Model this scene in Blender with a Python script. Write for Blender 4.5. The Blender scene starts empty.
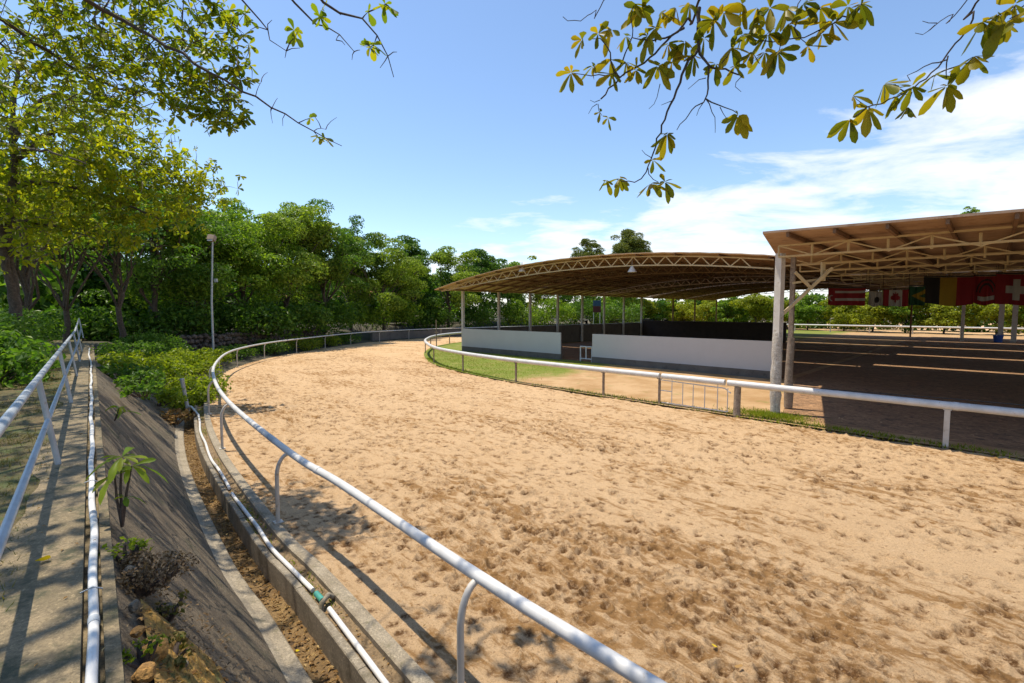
import bpy, bmesh, math, random
import numpy as np
from mathutils import Vector, Matrix
R = math.radians
PI = math.pi
rng = random.Random(7)
nr = np.random.default_rng(11)
sc = bpy.context.scene
COL = sc.collection

# ------------------------------------------------------------------ camera
CAMZ = 3.4
F = 480.0
TH = math.atan((341.5 - 311.0) / F)
cam = bpy.data.objects.new('camera', bpy.data.cameras.new('camera'))
COL.objects.link(cam)
cam.location = (0, 0, CAMZ)
cam.rotation_euler = (R(90) - TH, 0, 0)
cam.data.sensor_width = 36.0
cam.data.lens = 36.0 * F / 1024.0
cam.data.clip_start = 0.05
cam.data.clip_end = 6000
sc.camera = cam

def ray(u, v):
    x = (u - 512.0) / F; y = (341.5 - v) / F
    return Vector((x, math.cos(TH) + y * math.sin(TH), -math.sin(TH) + y * math.cos(TH)))
def at_z(u, v, z):                      # survey of the photograph: point at height z
    d = ray(u, v); t = (z - CAMZ) / d.z
    return Vector((d.x * t, d.y * t, z))
def at_y(u, v, Y):                      # point at distance Y
    d = ray(u, v); t = Y / d.y
    return Vector((d.x * t, Y, CAMZ + d.z * t))

# ------------------------------------------------------------------ object helpers
def tag(o, label=None, cat=None, group=None, kind=None):
    if label: o['label'] = label
    if cat: o['category'] = cat
    if group: o['group'] = group
    if kind: o['kind'] = kind
    return o
def empty(name, loc=(0, 0, 0), label=None, cat=None, group=None):
    o = bpy.data.objects.new(name, None); COL.objects.link(o)
    o.location = loc; o.empty_display_size = 0.3
    return tag(o, label, cat, group)

class MB:
    def __init__(s): s.v = []; s.f = []; s.sm = []; s.mi = []
    def add(s, verts, faces, smooth=False, mi=0):
        b = len(s.v); s.v += [tuple(p) for p in verts]
        for f in faces: s.f.append(tuple(i + b for i in f)); s.sm.append(smooth); s.mi.append(mi)
    def box(s, c, size, rz=0.0, mi=0, mat=None):
        hx, hy, hz = size[0] / 2, size[1] / 2, size[2] / 2
        m = mat or Matrix.Rotation(rz, 3, 'Z')
        vs = [Vector(c) + m @ Vector((x * hx, y * hy, z * hz)) for x, y, z in
              ((-1,-1,-1),(1,-1,-1),(1,1,-1),(-1,1,-1),(-1,-1,1),(1,-1,1),(1,1,1),(-1,1,1))]
        s.add(vs, [(0,3,2,1),(4,5,6,7),(0,1,5,4),(1,2,6,5),(2,3,7,6),(3,0,4,7)], False, mi)
    def bar(s, a, b, w, h, up=Vector((0, 0, 1)), mi=0):
        a = Vector(a); b = Vector(b); d = b - a; L = d.length
        if L < 1e-6: return
        d.normalize(); x = d.cross(up)
        if x.length < 1e-4: x = d.cross(Vector((1, 0, 0)))
        x.normalize(); y = x.cross(d)
        m = Matrix((x, d, y)).transposed()
        s.box((a + b) / 2, (w, L, h), mat=m, mi=mi)
    def tube(s, pts, rad, n=8, cap=True, mi=0):
        pts = [Vector(p) for p in pts]; k = len(pts)
        if not hasattr(rad, '__len__'): rad = [rad] * k
        T = [(pts[min(i + 1, k - 1)] - pts[max(i - 1, 0)]).normalized() for i in range(k)]
        ref = Vector((0, 0, 1)) if abs(T[0].z) < 0.9 else Vector((1, 0, 0))
        nrm = (ref - T[0] * ref.dot(T[0])).normalized()
        vs = []
        for i in range(k):
            nrm = nrm - T[i] * nrm.dot(T[i])
            if nrm.length < 1e-5: nrm = T[i].orthogonal()
            nrm.normalize(); bn = T[i].cross(nrm)
            for j in range(n):
                a = 2 * PI * j / n
                vs.append(pts[i] + (nrm * math.cos(a) + bn * math.sin(a)) * rad[i])
        fs = [(i * n + j, i * n + (j + 1) % n, (i + 1) * n + (j + 1) % n, (i + 1) * n + j) for i in range(k - 1) for j in range(n)]
        s.add(vs, fs, True, mi)
        if cap:
            s.add(vs[:n], [tuple(range(n - 1, -1, -1))], False, mi)
            s.add(vs[-n:], [tuple(range(n))], False, mi)
    def grid(s, rows, smooth=True, mi=0, flip=False):
        m = len(rows[0]); vs = [p for r in rows for p in r]; fs = []
        for i in range(len(rows) - 1):
            for j in range(m - 1):
                q = (i * m + j, i * m + j + 1, (i + 1) * m + j + 1, (i + 1) * m + j)
                fs.append(q[::-1] if flip else q)
        s.add(vs, fs, smooth, mi)
    def build(s, name, mats, parent=None):
        me = bpy.data.meshes.new(name)
        me.from_pydata(s.v, [], s.f)
        if not isinstance(mats, (list, tuple)): mats = [mats]
        for m in mats: me.materials.append(m)
        me.polygons.foreach_set('use_smooth', s.sm)
        me.polygons.foreach_set('material_index', s.mi)
        me.update()
        o = bpy.data.objects.new(name, me); COL.objects.link(o)
        if parent is not None:
            o.parent = parent
            o.matrix_parent_inverse = Matrix.Translation(parent.location).inverted()
        return o

def np_mesh(name, V, Fq, mats, parent=None, smooth=False, mi=None):
    """V (n,3); Fq (m,k) all faces of k corners"""
    me = bpy.data.meshes.new(name)
    n, m, k = len(V), len(Fq), Fq.shape[1]
    me.vertices.add(n); me.vertices.foreach_set('co', np.ascontiguousarray(V, np.float32).ravel())
    me.loops.add(m * k); me.loops.foreach_set('vertex_index', np.ascontiguousarray(Fq, np.int32).ravel())
    me.polygons.add(m)
    me.polygons.foreach_set('loop_start', np.arange(m, dtype=np.int32) * k)
    me.polygons.foreach_set('loop_total', np.full(m, k, np.int32))
    if not isinstance(mats, (list, tuple)): mats = [mats]
    for q in mats: me.materials.append(q)
    me.polygons.foreach_set('use_smooth', np.full(m, smooth, bool))
    if mi is not None: me.polygons.foreach_set('material_index', mi.astype(np.int32))
    me.update(calc_edges=True); me.validate()
    o = bpy.data.objects.new(name, me); COL.objects.link(o)
    if parent is not None:
        o.parent = parent
        o.matrix_parent_inverse = Matrix.Translation(parent.location).inverted()
    return o

def spline(pts, step):
    """Catmull-Rom through 2-D/3-D points, resampled at equal arc length"""
    P = np.array([tuple(p) for p in pts], float)
    Q = np.vstack([2 * P[0] - P[1], P, 2 * P[-1] - P[-2]])
    out = []
    for i in range(1, len(Q) - 2):
        p0, p1, p2, p3 = Q[i - 1], Q[i], Q[i + 1], Q[i + 2]
        for t in np.linspace(0, 1, 40, endpoint=False):
            out.append(0.5 * ((2 * p1) + (-p0 + p2) * t + (2 * p0 - 5 * p1 + 4 * p2 - p3) * t * t + (-p0 + 3 * p1 - 3 * p2 + p3) * t ** 3))
    out.append(Q[-2]); out = np.array(out)
    for _ in range(30):                 # relax measuring noise
        out[1:-1] = 0.25 * out[:-2] + 0.5 * out[1:-1] + 0.25 * out[2:]
    d = np.r_[0, np.cumsum(np.linalg.norm(np.diff(out, axis=0), axis=1))]
    s = np.arange(0, d[-1], step)
    return np.stack([np.interp(s, d, out[:, k]) for k in range(out.shape[1])], 1)
def left_normals(C):
    t = np.gradient(C, axis=0); t /= np.linalg.norm(t, axis=1)[:, None]
    return np.stack([-t[:, 1], t[:, 0]], 1)
def inside(px, py, poly):
    r = np.zeros(len(px), bool); n = len(poly)
    for i in range(n):
        x1, y1 = poly[i]; x2, y2 = poly[(i + 1) % n]
        if y1 == y2: continue
        c = ((y1 > py) != (y2 > py)) & (px < (x2 - x1) * (py - y1) / (y2 - y1) + x1)
        r ^= c
    return r

# ------------------------------------------------------------------ materials
def lin(c): return tuple(((x / 12.92) if x <= 0.04045 else ((x + 0.055) / 1.055) ** 2.4) for x in c)
def new_mat(name):
    m = bpy.data.materials.new(name); m.use_nodes = True
    nt = m.node_tree; bs = nt.nodes['Principled BSDF']; out = nt.nodes['Material Output']
    return m, nt, bs, out
def N(nt, typ, **kw):
    n = nt.nodes.new(typ)
    for k, v in kw.items(): setattr(n, k, v)
    return n
def noise(nt, vec, scale, detail=6, rough=0.6, dist=0.0):
    n = N(nt, 'ShaderNodeTexNoise'); n.inputs['Scale'].default_value = scale
    n.inputs['Detail'].default_value = detail; n.inputs['Roughness'].default_value = rough
    n.inputs['Distortion'].default_value = dist
    nt.links.new(vec, n.inputs['Vector']); return n.outputs['Fac']
def ramp(nt, fac, stops):
    r = N(nt, 'ShaderNodeValToRGB'); e = r.color_ramp.elements
    while len(e) < len(stops): e.new(0.5)
    for i, (p, c) in enumerate(stops):
        e[i].position = p; e[i].color = (*c, 1) if len(c) == 3 else c
    nt.links.new(fac, r.inputs['Fac']); return r.outputs['Color']
def mixc(nt, fac, a, b, mode='MIX'):
    m = N(nt, 'ShaderNodeMix', data_type='RGBA', blend_type=mode)
    for sock, v in ((m.inputs[0], fac), (m.inputs[6], a), (m.inputs[7], b)):
        if hasattr(v, 'links') or hasattr(v, 'is_linked'): nt.links.new(v, sock)
        elif isinstance(v, (int, float)): sock.default_value = v
        else: sock.default_value = (*v, 1)
    return m.outputs[2]
def math_(nt, op, a, b=None, clamp=False):
    m = N(nt, 'ShaderNodeMath', operation=op); m.use_clamp = clamp
    for i, v in enumerate((a, b)):
        if v is None: continue
        if hasattr(v, 'is_linked'): nt.links.new(v, m.inputs[i])
        else: m.inputs[i].default_value = v
    return m.outputs[0]
def pos(nt): return N(nt, 'ShaderNodeNewGeometry').outputs['Position']
def bump(nt, bs, h, strength, dist=0.02):
    b = N(nt, 'ShaderNodeBump'); b.inputs['Strength'].default_value = strength; b.inputs['Distance'].default_value = dist
    nt.links.new(h, b.inputs['Height']); nt.links.new(b.outputs['Normal'], bs.inputs['Normal'])

def rough_mat(name, c1, c2, scale=3, rough=0.85, bstr=0.3, bscale=40, c3=None, spots=(0.62, 0.72), spot_scale=6, metallic=0.0, bdist=0.01):
    """two-tone weathered surface with optional stains of a third colour"""
    m, nt, bs, out = new_mat(name); p = pos(nt)
    col = mixc(nt, ramp(nt, noise(nt, p, scale), [(0.35, (0, 0, 0)), (0.68, (1, 1, 1))]), c1, c2)
    fine = noise(nt, p, bscale, 5, 0.7)
    if bstr >= 0.3:                     # gritty: dark pits and pale grains
        col = mixc(nt, ramp(nt, fine, [(0.44, (0, 0, 0)), (0.62, (0.7, 0.7, 0.7))]), col, tuple(x * 0.4 for x in c1))
        col = mixc(nt, ramp(nt, noise(nt, p, bscale * 0.6, 5, 0.75), [(0.55, (0, 0, 0)), (0.66, (0.55, 0.55, 0.55))]), col, tuple(min(0.8, x * 1.7) for x in c1))
    else: col = mixc(nt, math_(nt, 'MULTIPLY', fine, 0.5), col, tuple(x * 0.55 for x in c1))
    if c3:
        col = mixc(nt, ramp(nt, noise(nt, p, spot_scale, 8, 0.65), [(spots[0], (0, 0, 0)), (spots[1], (1, 1, 1))]), col, c3)
    nt.links.new(col, bs.inputs['Base Color']); bs.inputs['Roughness'].default_value = rough
    bs.inputs['Metallic'].default_value = metallic
    if bstr: bump(nt, bs, fine, bstr, bdist)
    return m

def leaf_mat(name, c1, c2, c3, trans=0.45, rough=0.45, tint=(1.3, 1.25, 0.5), tfac=1.0):
    """leaf: each leaf (mesh island) has its own tone; light shines through"""
    m, nt, bs, out = new_mat(name)
    g = N(nt, 'ShaderNodeNewGeometry')
    col = ramp(nt, g.outputs['Random Per Island'], [(0.0, c1), (0.5, c2), (1.0, c3)])
    big = noise(nt, g.outputs['Position'], 0.7, 3)
    hsv = N(nt, 'ShaderNodeHueSaturation'); nt.links.new(col, hsv.inputs['Color'])
    nt.links.new(math_(nt, 'ADD', math_(nt, 'MULTIPLY', big, 0.9), 0.55), hsv.inputs['Value'])
    col = hsv.outputs['Color']
    nt.links.new(col, bs.inputs['Base Color']); bs.inputs['Roughness'].default_value = rough
    bs.inputs['Specular IOR Level'].default_value = 0.2
    tr = N(nt, 'ShaderNodeBsdfTranslucent')
    nt.links.new(mixc(nt, 1.0, col, tuple(t * tfac for t in tint), 'MULTIPLY'), tr.inputs['Color'])
    ms = N(nt, 'ShaderNodeMixShader'); ms.inputs[0].default_value = trans
    nt.links.new(bs.outputs[0], ms.inputs[1]); nt.links.new(tr.outputs[0], ms.inputs[2])
    nt.links.new(ms.outputs[0], out.inputs['Surface'])
    return m

M = {}
# sand: dry pale crust, darker moist disturbed sand in drifting patches, shade painted into hoof prints
def sand_mat():
    m, nt, bs, out = new_mat('track_sand'); p = pos(nt)
    m0 = N(nt, 'ShaderNodeMapping'); m0.inputs['Rotation'].default_value = (0, 0, R(45)); nt.links.new(p, m0.inputs['Vector'])
    mp = N(nt, 'ShaderNodeMapping'); mp.inputs['Scale'].default_value = (0.5, 1.25, 1)
    nt.links.new(m0.outputs['Vector'], mp.inputs['Vector']); pm = mp.outputs['Vector']
    dry = mixc(nt, noise(nt, p, 0.5, 4), (0.56, 0.365, 0.19), (0.66, 0.465, 0.27))
    patch = noise(nt, pm, 0.5, 9, 0.62, 0.4)
    clod = noise(nt, pm, 5.0, 7, 0.70, 0.6)
    sp = N(nt, 'ShaderNodeVectorMath', operation='DISTANCE'); nt.links.new(p, sp.inputs[0]); sp.inputs[1].default_value = (1.6, 4.4, 0)
    damp = math_(nt, 'MULTIPLY', math_(nt, 'SUBTRACT', 5.0, sp.outputs['Value']), 0.028, True)
    patch = math_(nt, 'ADD', patch, damp)
    mask = math_(nt, 'ADD', math_(nt, 'MULTIPLY', patch, 0.55), math_(nt, 'MULTIPLY', clod, 0.75))
    col = mixc(nt, ramp(nt, mask, [(0.66, (0, 0, 0)), (0.76, (0.9, 0.9, 0.9))]), dry, (0.30, 0.158, 0.052))
    at = N(nt, 'ShaderNodeAttribute', attribute_name='turned_shade')  # hoof prints: moist sand plus shade painted into the dents
    brk = ramp(nt, noise(nt, p, 20, 6, 0.75), [(0.38, (0.1, 0.1, 0.1)), (0.52, (1, 1, 1))])
    tf = math_(nt, 'MULTIPLY', math_(nt, 'MULTIPLY', at.outputs['Fac'], brk), 1.0, True)
    col = mixc(nt, tf, col, (0.125, 0.058, 0.02))
    grain = noise(nt, p, 55, 4, 0.8)
    col = mixc(nt, ramp(nt, grain, [(0.50, (0, 0, 0)), (0.66, (0.7, 0.7, 0.7))]), col, (0.24, 0.135, 0.055))
    pale = noise(nt, p, 24, 5, 0.75)
    col = mixc(nt, ramp(nt, pale, [(0.56, (0, 0, 0)), (0.68, (0.5, 0.5, 0.5))]), col, (0.72, 0.54, 0.35))
    crumbs = noise(nt, p, 10, 4, 0.65)
    col = mixc(nt, ramp(nt, crumbs, [(0.63, (0, 0, 0)), (0.68, (0.8, 0.8, 0.8))]), col, (0.19, 0.098, 0.036))
    nt.links.new(col, bs.inputs['Base Color']); bs.inputs['Roughness'].default_value = 0.95
    bs.inputs['Specular IOR Level'].default_value = 0.15
    h = math_(nt, 'ADD', math_(nt, 'ADD', math_(nt, 'MULTIPLY', noise(nt, p, 9, 8, 0.75), 1.0), math_(nt, 'MULTIPLY', noise(nt, p, 38, 5, 0.8), 0.35)), math_(nt, 'MULTIPLY', noise(nt, pm, 2.2, 5, 0.6), 2.0))
    bump(nt, bs, h, 1.0, 0.07)
    return m
M['sand'] = sand_mat()
M['soil'] = rough_mat('bare_soil', (0.20, 0.135, 0.07), (0.30, 0.215, 0.12), 5, 0.95, 0.6, 30, (0.09, 0.06, 0.03), bdist=0.03)
M['bed'] = rough_mat('ditch_bed_litter', (0.27, 0.17, 0.065), (0.16, 0.095, 0.04), 4, 0.95, 0.9, 45, (0.065, 0.04, 0.02), (0.55, 0.66), 9, bdist=0.03)
M['ground'] = rough_mat('plain_ground', (0.16, 0.12, 0.06), (0.12, 0.11, 0.05), 0.3, 0.95, 0.3, 6)
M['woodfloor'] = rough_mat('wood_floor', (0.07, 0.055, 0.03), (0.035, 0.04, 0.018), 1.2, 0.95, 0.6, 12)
M['terrace'] = rough_mat('worn_terrace_grass', (0.14, 0.10, 0.04), (0.065, 0.07, 0.02), 1.3, 0.95, 0.8, 28, (0.07, 0.085, 0.02), (0.5, 0.6), 3, bdist=0.03)
M['path'] = rough_mat('path_concrete', (0.27, 0.205, 0.115), (0.15, 0.118, 0.062), 2.6, 0.9, 1.0, 55, (0.065, 0.062, 0.03), (0.50, 0.64), 6)
def slope_mat():
    m, nt, bs, out = new_mat('slope_concrete'); p = pos(nt)
    mp = N(nt, 'ShaderNodeMapping'); mp.inputs['Rotation'].default_value = (0, 0, R(-41)); mp.inputs['Scale'].default_value = (1.1, 2.4, 1.1)
    nt.links.new(p, mp.inputs['Vector']); q = mp.outputs['Vector']
    col = mixc(nt, ramp(nt, noise(nt, q, 1.6, 8, 0.65), [(0.36, (0, 0, 0)), (0.66, (1, 1, 1))]), (0.25, 0.19, 0.115), (0.105, 0.08, 0.05))
    col = mixc(nt, ramp(nt, noise(nt, p, 0.9, 5), [(0.52, (0, 0, 0)), (0.7, (0.8, 0.8, 0.8))]), col, (0.24, 0.20, 0.135))
    col = mixc(nt, ramp(nt, noise(nt, p, 38, 6, 0.8), [(0.46, (0, 0, 0)), (0.60, (0.8, 0.8, 0.8))]), col, (0.05, 0.04, 0.028))
    col = mixc(nt, ramp(nt, noise(nt, p, 27, 6, 0.8), [(0.55, (0, 0, 0)), (0.66, (0.6, 0.6, 0.6))]), col, (0.34, 0.27, 0.17))
    vo = N(nt, 'ShaderNodeTexVoronoi', feature='DISTANCE_TO_EDGE'); vo.inputs['Scale'].default_value = 0.75
    ds = N(nt, 'ShaderNodeVectorMath', operation='ADD'); nz = N(nt, 'ShaderNodeTexNoise'); nz.inputs['Scale'].default_value = 2.5; nz.inputs['Detail'].default_value = 6
    sc_ = N(nt, 'ShaderNodeVectorMath', operation='SCALE'); sc_.inputs['Scale'].default_value = 0.5
    nt.links.new(p, nz.inputs['Vector']); nt.links.new(nz.outputs['Color'], sc_.inputs[0]); nt.links.new(p, ds.inputs[0]); nt.links.new(sc_.outputs[0], ds.inputs[1]); nt.links.new(ds.outputs[0], vo.inputs['Vector'])
    col = mixc(nt, ramp(nt, vo.outputs['Distance'], [(0.004, (0.9, 0.9, 0.9)), (0.016, (0, 0, 0))]), col, (0.03, 0.028, 0.02))
    col = mixc(nt, ramp(nt, noise(nt, p, 1.8, 8, 0.7), [(0.55, (0, 0, 0)), (0.68, (0.8, 0.8, 0.8))]), col, (0.075, 0.072, 0.032))
    nt.links.new(col, bs.inputs['Base Color']); bs.inputs['Roughness'].default_value = 0.92
    bump(nt, bs, math_(nt, 'ADD', noise(nt, p, 45, 6, 0.75), math_(nt, 'MULTIPLY', noise(nt, q, 5, 4), 1.5)), 1.0, 0.03)
    return m
M['slope'] = slope_mat()
M['kerb'] = rough_mat('kerb_concrete', (0.34, 0.285, 0.20), (0.24, 0.195, 0.13), 3, 0.9, 0.5, 50, (0.13, 0.115, 0.06), (0.58, 0.72), 6)
M['block'] = rough_mat('ditch_wall_block', (0.30, 0.255, 0.185), (0.19, 0.155, 0.105), 3, 0.9, 0.5, 50, (0.10, 0.085, 0.05), (0.52, 0.7), 4)
M['joint'] = rough_mat('dark_joint', (0.07, 0.06, 0.04), (0.05, 0.045, 0.03), 6, 0.95, 0)
M['rail'] = rough_mat('rail_white_paint', (0.68, 0.67, 0.64), (0.53, 0.52, 0.49), 3.5, 0.5, 0.12, 90, (0.36, 0.30, 0.22), (0.62, 0.70), 11)
M['railpost'] = rough_mat('rail_post_paint', (0.60, 0.56, 0.49), (0.48, 0.44, 0.37), 4, 0.5, 0.1, 60, (0.30, 0.20, 0.11), (0.6, 0.72), 8)
M['galv'] = rough_mat('galvanised_pipe', (0.48, 0.52, 0.55), (0.34, 0.37, 0.40), 6, 0.45, 0.12, 70, (0.24, 0.20, 0.16), (0.60, 0.70), 10, metallic=0.25)
M['pvc'] = rough_mat('white_plastic_pipe', (0.78, 0.77, 0.74), (0.68, 0.66, 0.61), 3, 0.4, 0.05, 60, (0.40, 0.35, 0.26), (0.64, 0.75), 8)
M['teal'] = rough_mat('teal_pipe_joint', (0.06, 0.32, 0.25), (0.05, 0.24, 0.2), 5, 0.5, 0.05)
M['oldpost'] = rough_mat('worn_infield_post', (0.34, 0.27, 0.20), (0.21, 0.15, 0.10), 6, 0.8, 0.3, 50, (0.10, 0.06, 0.04), (0.55, 0.7), 9)
M['bark'] = rough_mat('tree_bark', (0.115, 0.085, 0.06), (0.05, 0.038, 0.028), 9, 0.95, 0.9, 25, (0.16, 0.14, 0.11), (0.62, 0.7), 3, bdist=0.04)
M['twig'] = rough_mat('twig_bark', (0.085, 0.06, 0.045), (0.05, 0.035, 0.028), 12, 0.9, 0.4, 60)
M['cream'] = rough_mat('cream_truss_paint', (0.62, 0.49, 0.27), (0.52, 0.40, 0.21), 3, 0.6, 0.1, 40, (0.33, 0.19, 0.08), (0.62, 0.74), 6)
M['colwhite'] = rough_mat('white_column_paint', (0.70, 0.66, 0.59), (0.58, 0.53, 0.46), 3, 0.6, 0.15, 40, (0.32, 0.24, 0.16), (0.6, 0.74), 5)
M['wrap'] = rough_mat('column_wrapping', (0.62, 0.56, 0.47), (0.48, 0.42, 0.34), 7, 0.8, 0.8, 25, (0.25, 0.2, 0.14), (0.58, 0.7), 9, bdist=0.03)
M['board'] = rough_mat('light_grey_board', (0.56, 0.55, 0.535), (0.535, 0.525, 0.51), 1.5, 0.6, 0)
M['wallgrey'] = rough_mat('grey_arena_wall', (0.17, 0.15, 0.125), (0.115, 0.10, 0.082), 1.5, 0.85, 0.2, 20, (0.07, 0.06, 0.05), (0.58, 0.7), 3)
M['walldark'] = rough_mat('dark_arena_wall', (0.07, 0.05, 0.04), (0.045, 0.033, 0.028), 2, 0.85, 0.2, 20)
M['wallgreen'] = rough_mat('grey_green_wall', (0.22, 0.24, 0.22), (0.17, 0.19, 0.17), 2, 0.8, 0.2, 20)
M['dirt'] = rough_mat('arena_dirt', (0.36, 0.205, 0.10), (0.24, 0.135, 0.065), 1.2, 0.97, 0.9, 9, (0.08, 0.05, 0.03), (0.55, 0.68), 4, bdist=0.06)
M['stone'] = rough_mat('dark_rubble_stone', (0.17, 0.13, 0.10), (0.08, 0.065, 0.05), 1.6, 0.9, 0.8, 12, (0.04, 0.03, 0.025), (0.5, 0.6), 3, bdist=0.06)
M['rockorange'] = rough_mat('ochre_rock', (0.42, 0.22, 0.055), (0.25, 0.14, 0.04), 8, 0.9, 0.8, 30, (0.10, 0.06, 0.02), (0.55, 0.68), 7, bdist=0.02)
M['rockgrey'] = rough_mat('grey_rock', (0.20, 0.17, 0.12), (0.12, 0.10, 0.07), 6, 0.9, 0.8, 30, bdist=0.02)
M['lamp'] = rough_mat('lamp_housing', (0.30, 0.21, 0.14), (0.22, 0.16, 0.11), 4, 0.5, 0)
M['lampwhite'] = rough_mat('white_lamp_shade', (0.75, 0.72, 0.66), (0.65, 0.62, 0.56), 4, 0.4, 0)
M['blue'] = rough_mat('blue_plastic', (0.02, 0.10, 0.50), (0.02, 0.08, 0.40), 4, 0.4, 0)
M['cable'] = rough_mat('black_cable', (0.03, 0.03, 0.03), (0.02, 0.02, 0.02), 4, 0.6, 0)
M['plaster'] = rough_mat('pale_plaster', (0.55, 0.50, 0.44), (0.45, 0.41, 0.36), 1, 0.85, 0.1, 20)
M['tile'] = rough_mat('orange_tile', (0.40, 0.17, 0.08), (0.28, 0.11, 0.05), 3, 0.8, 0.4, 20)
M['glass'] = rough_mat('dark_window', (0.02, 0.025, 0.03), (0.03, 0.03, 0.035), 2, 0.15, 0)
def roof_mat(name, c1, c2, c3):
    m, nt, bs, out = new_mat(name); p = pos(nt)
    mp = N(nt, 'ShaderNodeMapping'); mp.inputs['Rotation'].default_value = (0, 0, R(45)); nt.links.new(p, mp.inputs['Vector'])
    w = N(nt, 'ShaderNodeTexWave'); w.inputs['Scale'].default_value = 1.6; w.bands_direction = 'Y'
    nt.links.new(mp.outputs['Vector'], w.inputs['Vector'])
    col = mixc(nt, ramp(nt, noise(nt, p, 0.8, 7, 0.65), [(0.38, (0, 0, 0)), (0.65, (1, 1, 1))]), c1, c2)
    col = mixc(nt, ramp(nt, noise(nt, p, 2.7, 6, 0.7), [(0.52, (0, 0, 0)), (0.68, (0.85, 0.85, 0.85))]), col, c3)
    w2 = N(nt, 'ShaderNodeTexWave', wave_profile='SAW'); w2.inputs['Scale'].default_value = 0.16; w2.bands_direction = 'Y'; nt.links.new(mp.outputs['Vector'], w2.inputs['Vector'])
    col = mixc(nt, ramp(nt, w2.outputs['Fac'], [(0.0, (0.7, 0.7, 0.7)), (0.03, (0, 0, 0))]), col, tuple(x * 0.4 for x in c2))
    nt.links.new(col, bs.inputs['Base Color']); bs.inputs['Roughness'].default_value = 0.6
    bump(nt, bs, w.outputs['Fac'], 0.6, 0.03)
    return m
M['roof'] = roof_mat('roof_sheeting', (0.44, 0.29, 0.185), (0.32, 0.195, 0.115), (0.20, 0.09, 0.04))
M['roofarch'] = roof_mat('arch_roof_sheeting', (0.56, 0.37, 0.20), (0.45, 0.28, 0.14), (0.30, 0.16, 0.075))
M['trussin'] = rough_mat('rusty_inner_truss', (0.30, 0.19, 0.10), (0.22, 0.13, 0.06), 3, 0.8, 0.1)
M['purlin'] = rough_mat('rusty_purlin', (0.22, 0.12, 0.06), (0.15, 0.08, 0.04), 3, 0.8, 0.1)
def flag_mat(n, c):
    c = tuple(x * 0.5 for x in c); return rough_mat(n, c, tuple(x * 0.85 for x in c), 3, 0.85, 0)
M['f_red'] = flag_mat('red_cloth', (0.42, 0.01, 0.02)); M['f_white'] = flag_mat('white_cloth', (0.72, 0.68, 0.62))
M['f_black'] = flag_mat('black_cloth', (0.03, 0.025, 0.025)); M['f_yellow'] = flag_mat('yellow_cloth', (0.60, 0.38, 0.02))
M['f_green'] = flag_mat('green_cloth', (0.02, 0.13, 0.05)); M['f_blue'] = flag_mat('blue_cloth', (0.03, 0.08, 0.35))
# foliage
M['leaf_overhang'] = leaf_mat('overhang_leaf', (0.095, 0.13, 0.012), (0.18, 0.195, 0.015), (0.31, 0.25, 0.015), 0.58, 0.4, (1.35, 1.15, 0.4))
M['leaf_near'] = leaf_mat('near_leaf', (0.085, 0.14, 0.014), (0.16, 0.215, 0.018), (0.29, 0.29, 0.02), 0.62, 0.4, (1.4, 1.35, 0.4))
M['leaf_yellow'] = leaf_mat('yellow_leaf', (0.13, 0.19, 0.014), (0.24, 0.28, 0.02), (0.40, 0.39, 0.024), 0.6, 0.45, (1.35, 1.35, 0.4))
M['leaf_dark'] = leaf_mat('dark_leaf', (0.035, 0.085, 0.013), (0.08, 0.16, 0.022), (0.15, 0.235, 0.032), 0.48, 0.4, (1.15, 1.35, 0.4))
M['leaf_mid'] = leaf_mat('mid_leaf', (0.07, 0.14, 0.015), (0.165, 0.26, 0.028), (0.30, 0.40, 0.05), 0.52, 0.4, (1.2, 1.35, 0.4))
M['leaf_bright'] = leaf_mat('bright_leaf', (0.15, 0.19, 0.015), (0.25, 0.29, 0.02), (0.38, 0.40, 0.035), 0.48, 0.4, (1.25, 1.25, 0.35))
M['leaf_cover'] = leaf_mat('bank_leaf', (0.11, 0.165, 0.014), (0.21, 0.275, 0.022), (0.33, 0.38, 0.035), 0.48, 0.4, (1.25, 1.3, 0.35))
M['leaf_hedge'] = leaf_mat('hedge_leaf', (0.055, 0.115, 0.018), (0.105, 0.19, 0.026), (0.19, 0.28, 0.04), 0.45, 0.4, (1.1, 1.35, 0.4))
M['leaf_light'] = leaf_mat('light_leaf', (0.10, 0.165, 0.02), (0.21, 0.29, 0.038), (0.34, 0.42, 0.065), 0.52, 0.4, (1.2, 1.3, 0.45))
M['leaf_euc'] = leaf_mat('grey_green_leaf', (0.08, 0.11, 0.025), (0.13, 0.165, 0.03), (0.2, 0.22, 0.045), 0.45, 0.5)
M['grass'] = leaf_mat('lawn_blade', (0.125, 0.175, 0.010), (0.19, 0.245, 0.014), (0.27, 0.31, 0.025), 0.45, 0.5, (1.2, 1.2, 0.35))
M['drygrass'] = leaf_mat('dry_blade', (0.055, 0.085, 0.015), (0.13, 0.125, 0.03), (0.24, 0.18, 0.06), 0.3, 0.7)
M['deadleaf'] = leaf_mat('dead_leaf', (0.16, 0.09, 0.035), (0.30, 0.17, 0.055), (0.42, 0.30, 0.13), 0.2, 0.6)
M['yellowleaf'] = leaf_mat('fallen_yellow_leaf', (0.6, 0.45, 0.02), (0.6, 0.45, 0.02), (0.6, 0.45, 0.02), 0.2, 0.5)
M['brush'] = leaf_mat('brown_brush', (0.08, 0.055, 0.032), (0.15, 0.10, 0.055), (0.25, 0.18, 0.10), 0.15, 0.8)

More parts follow.
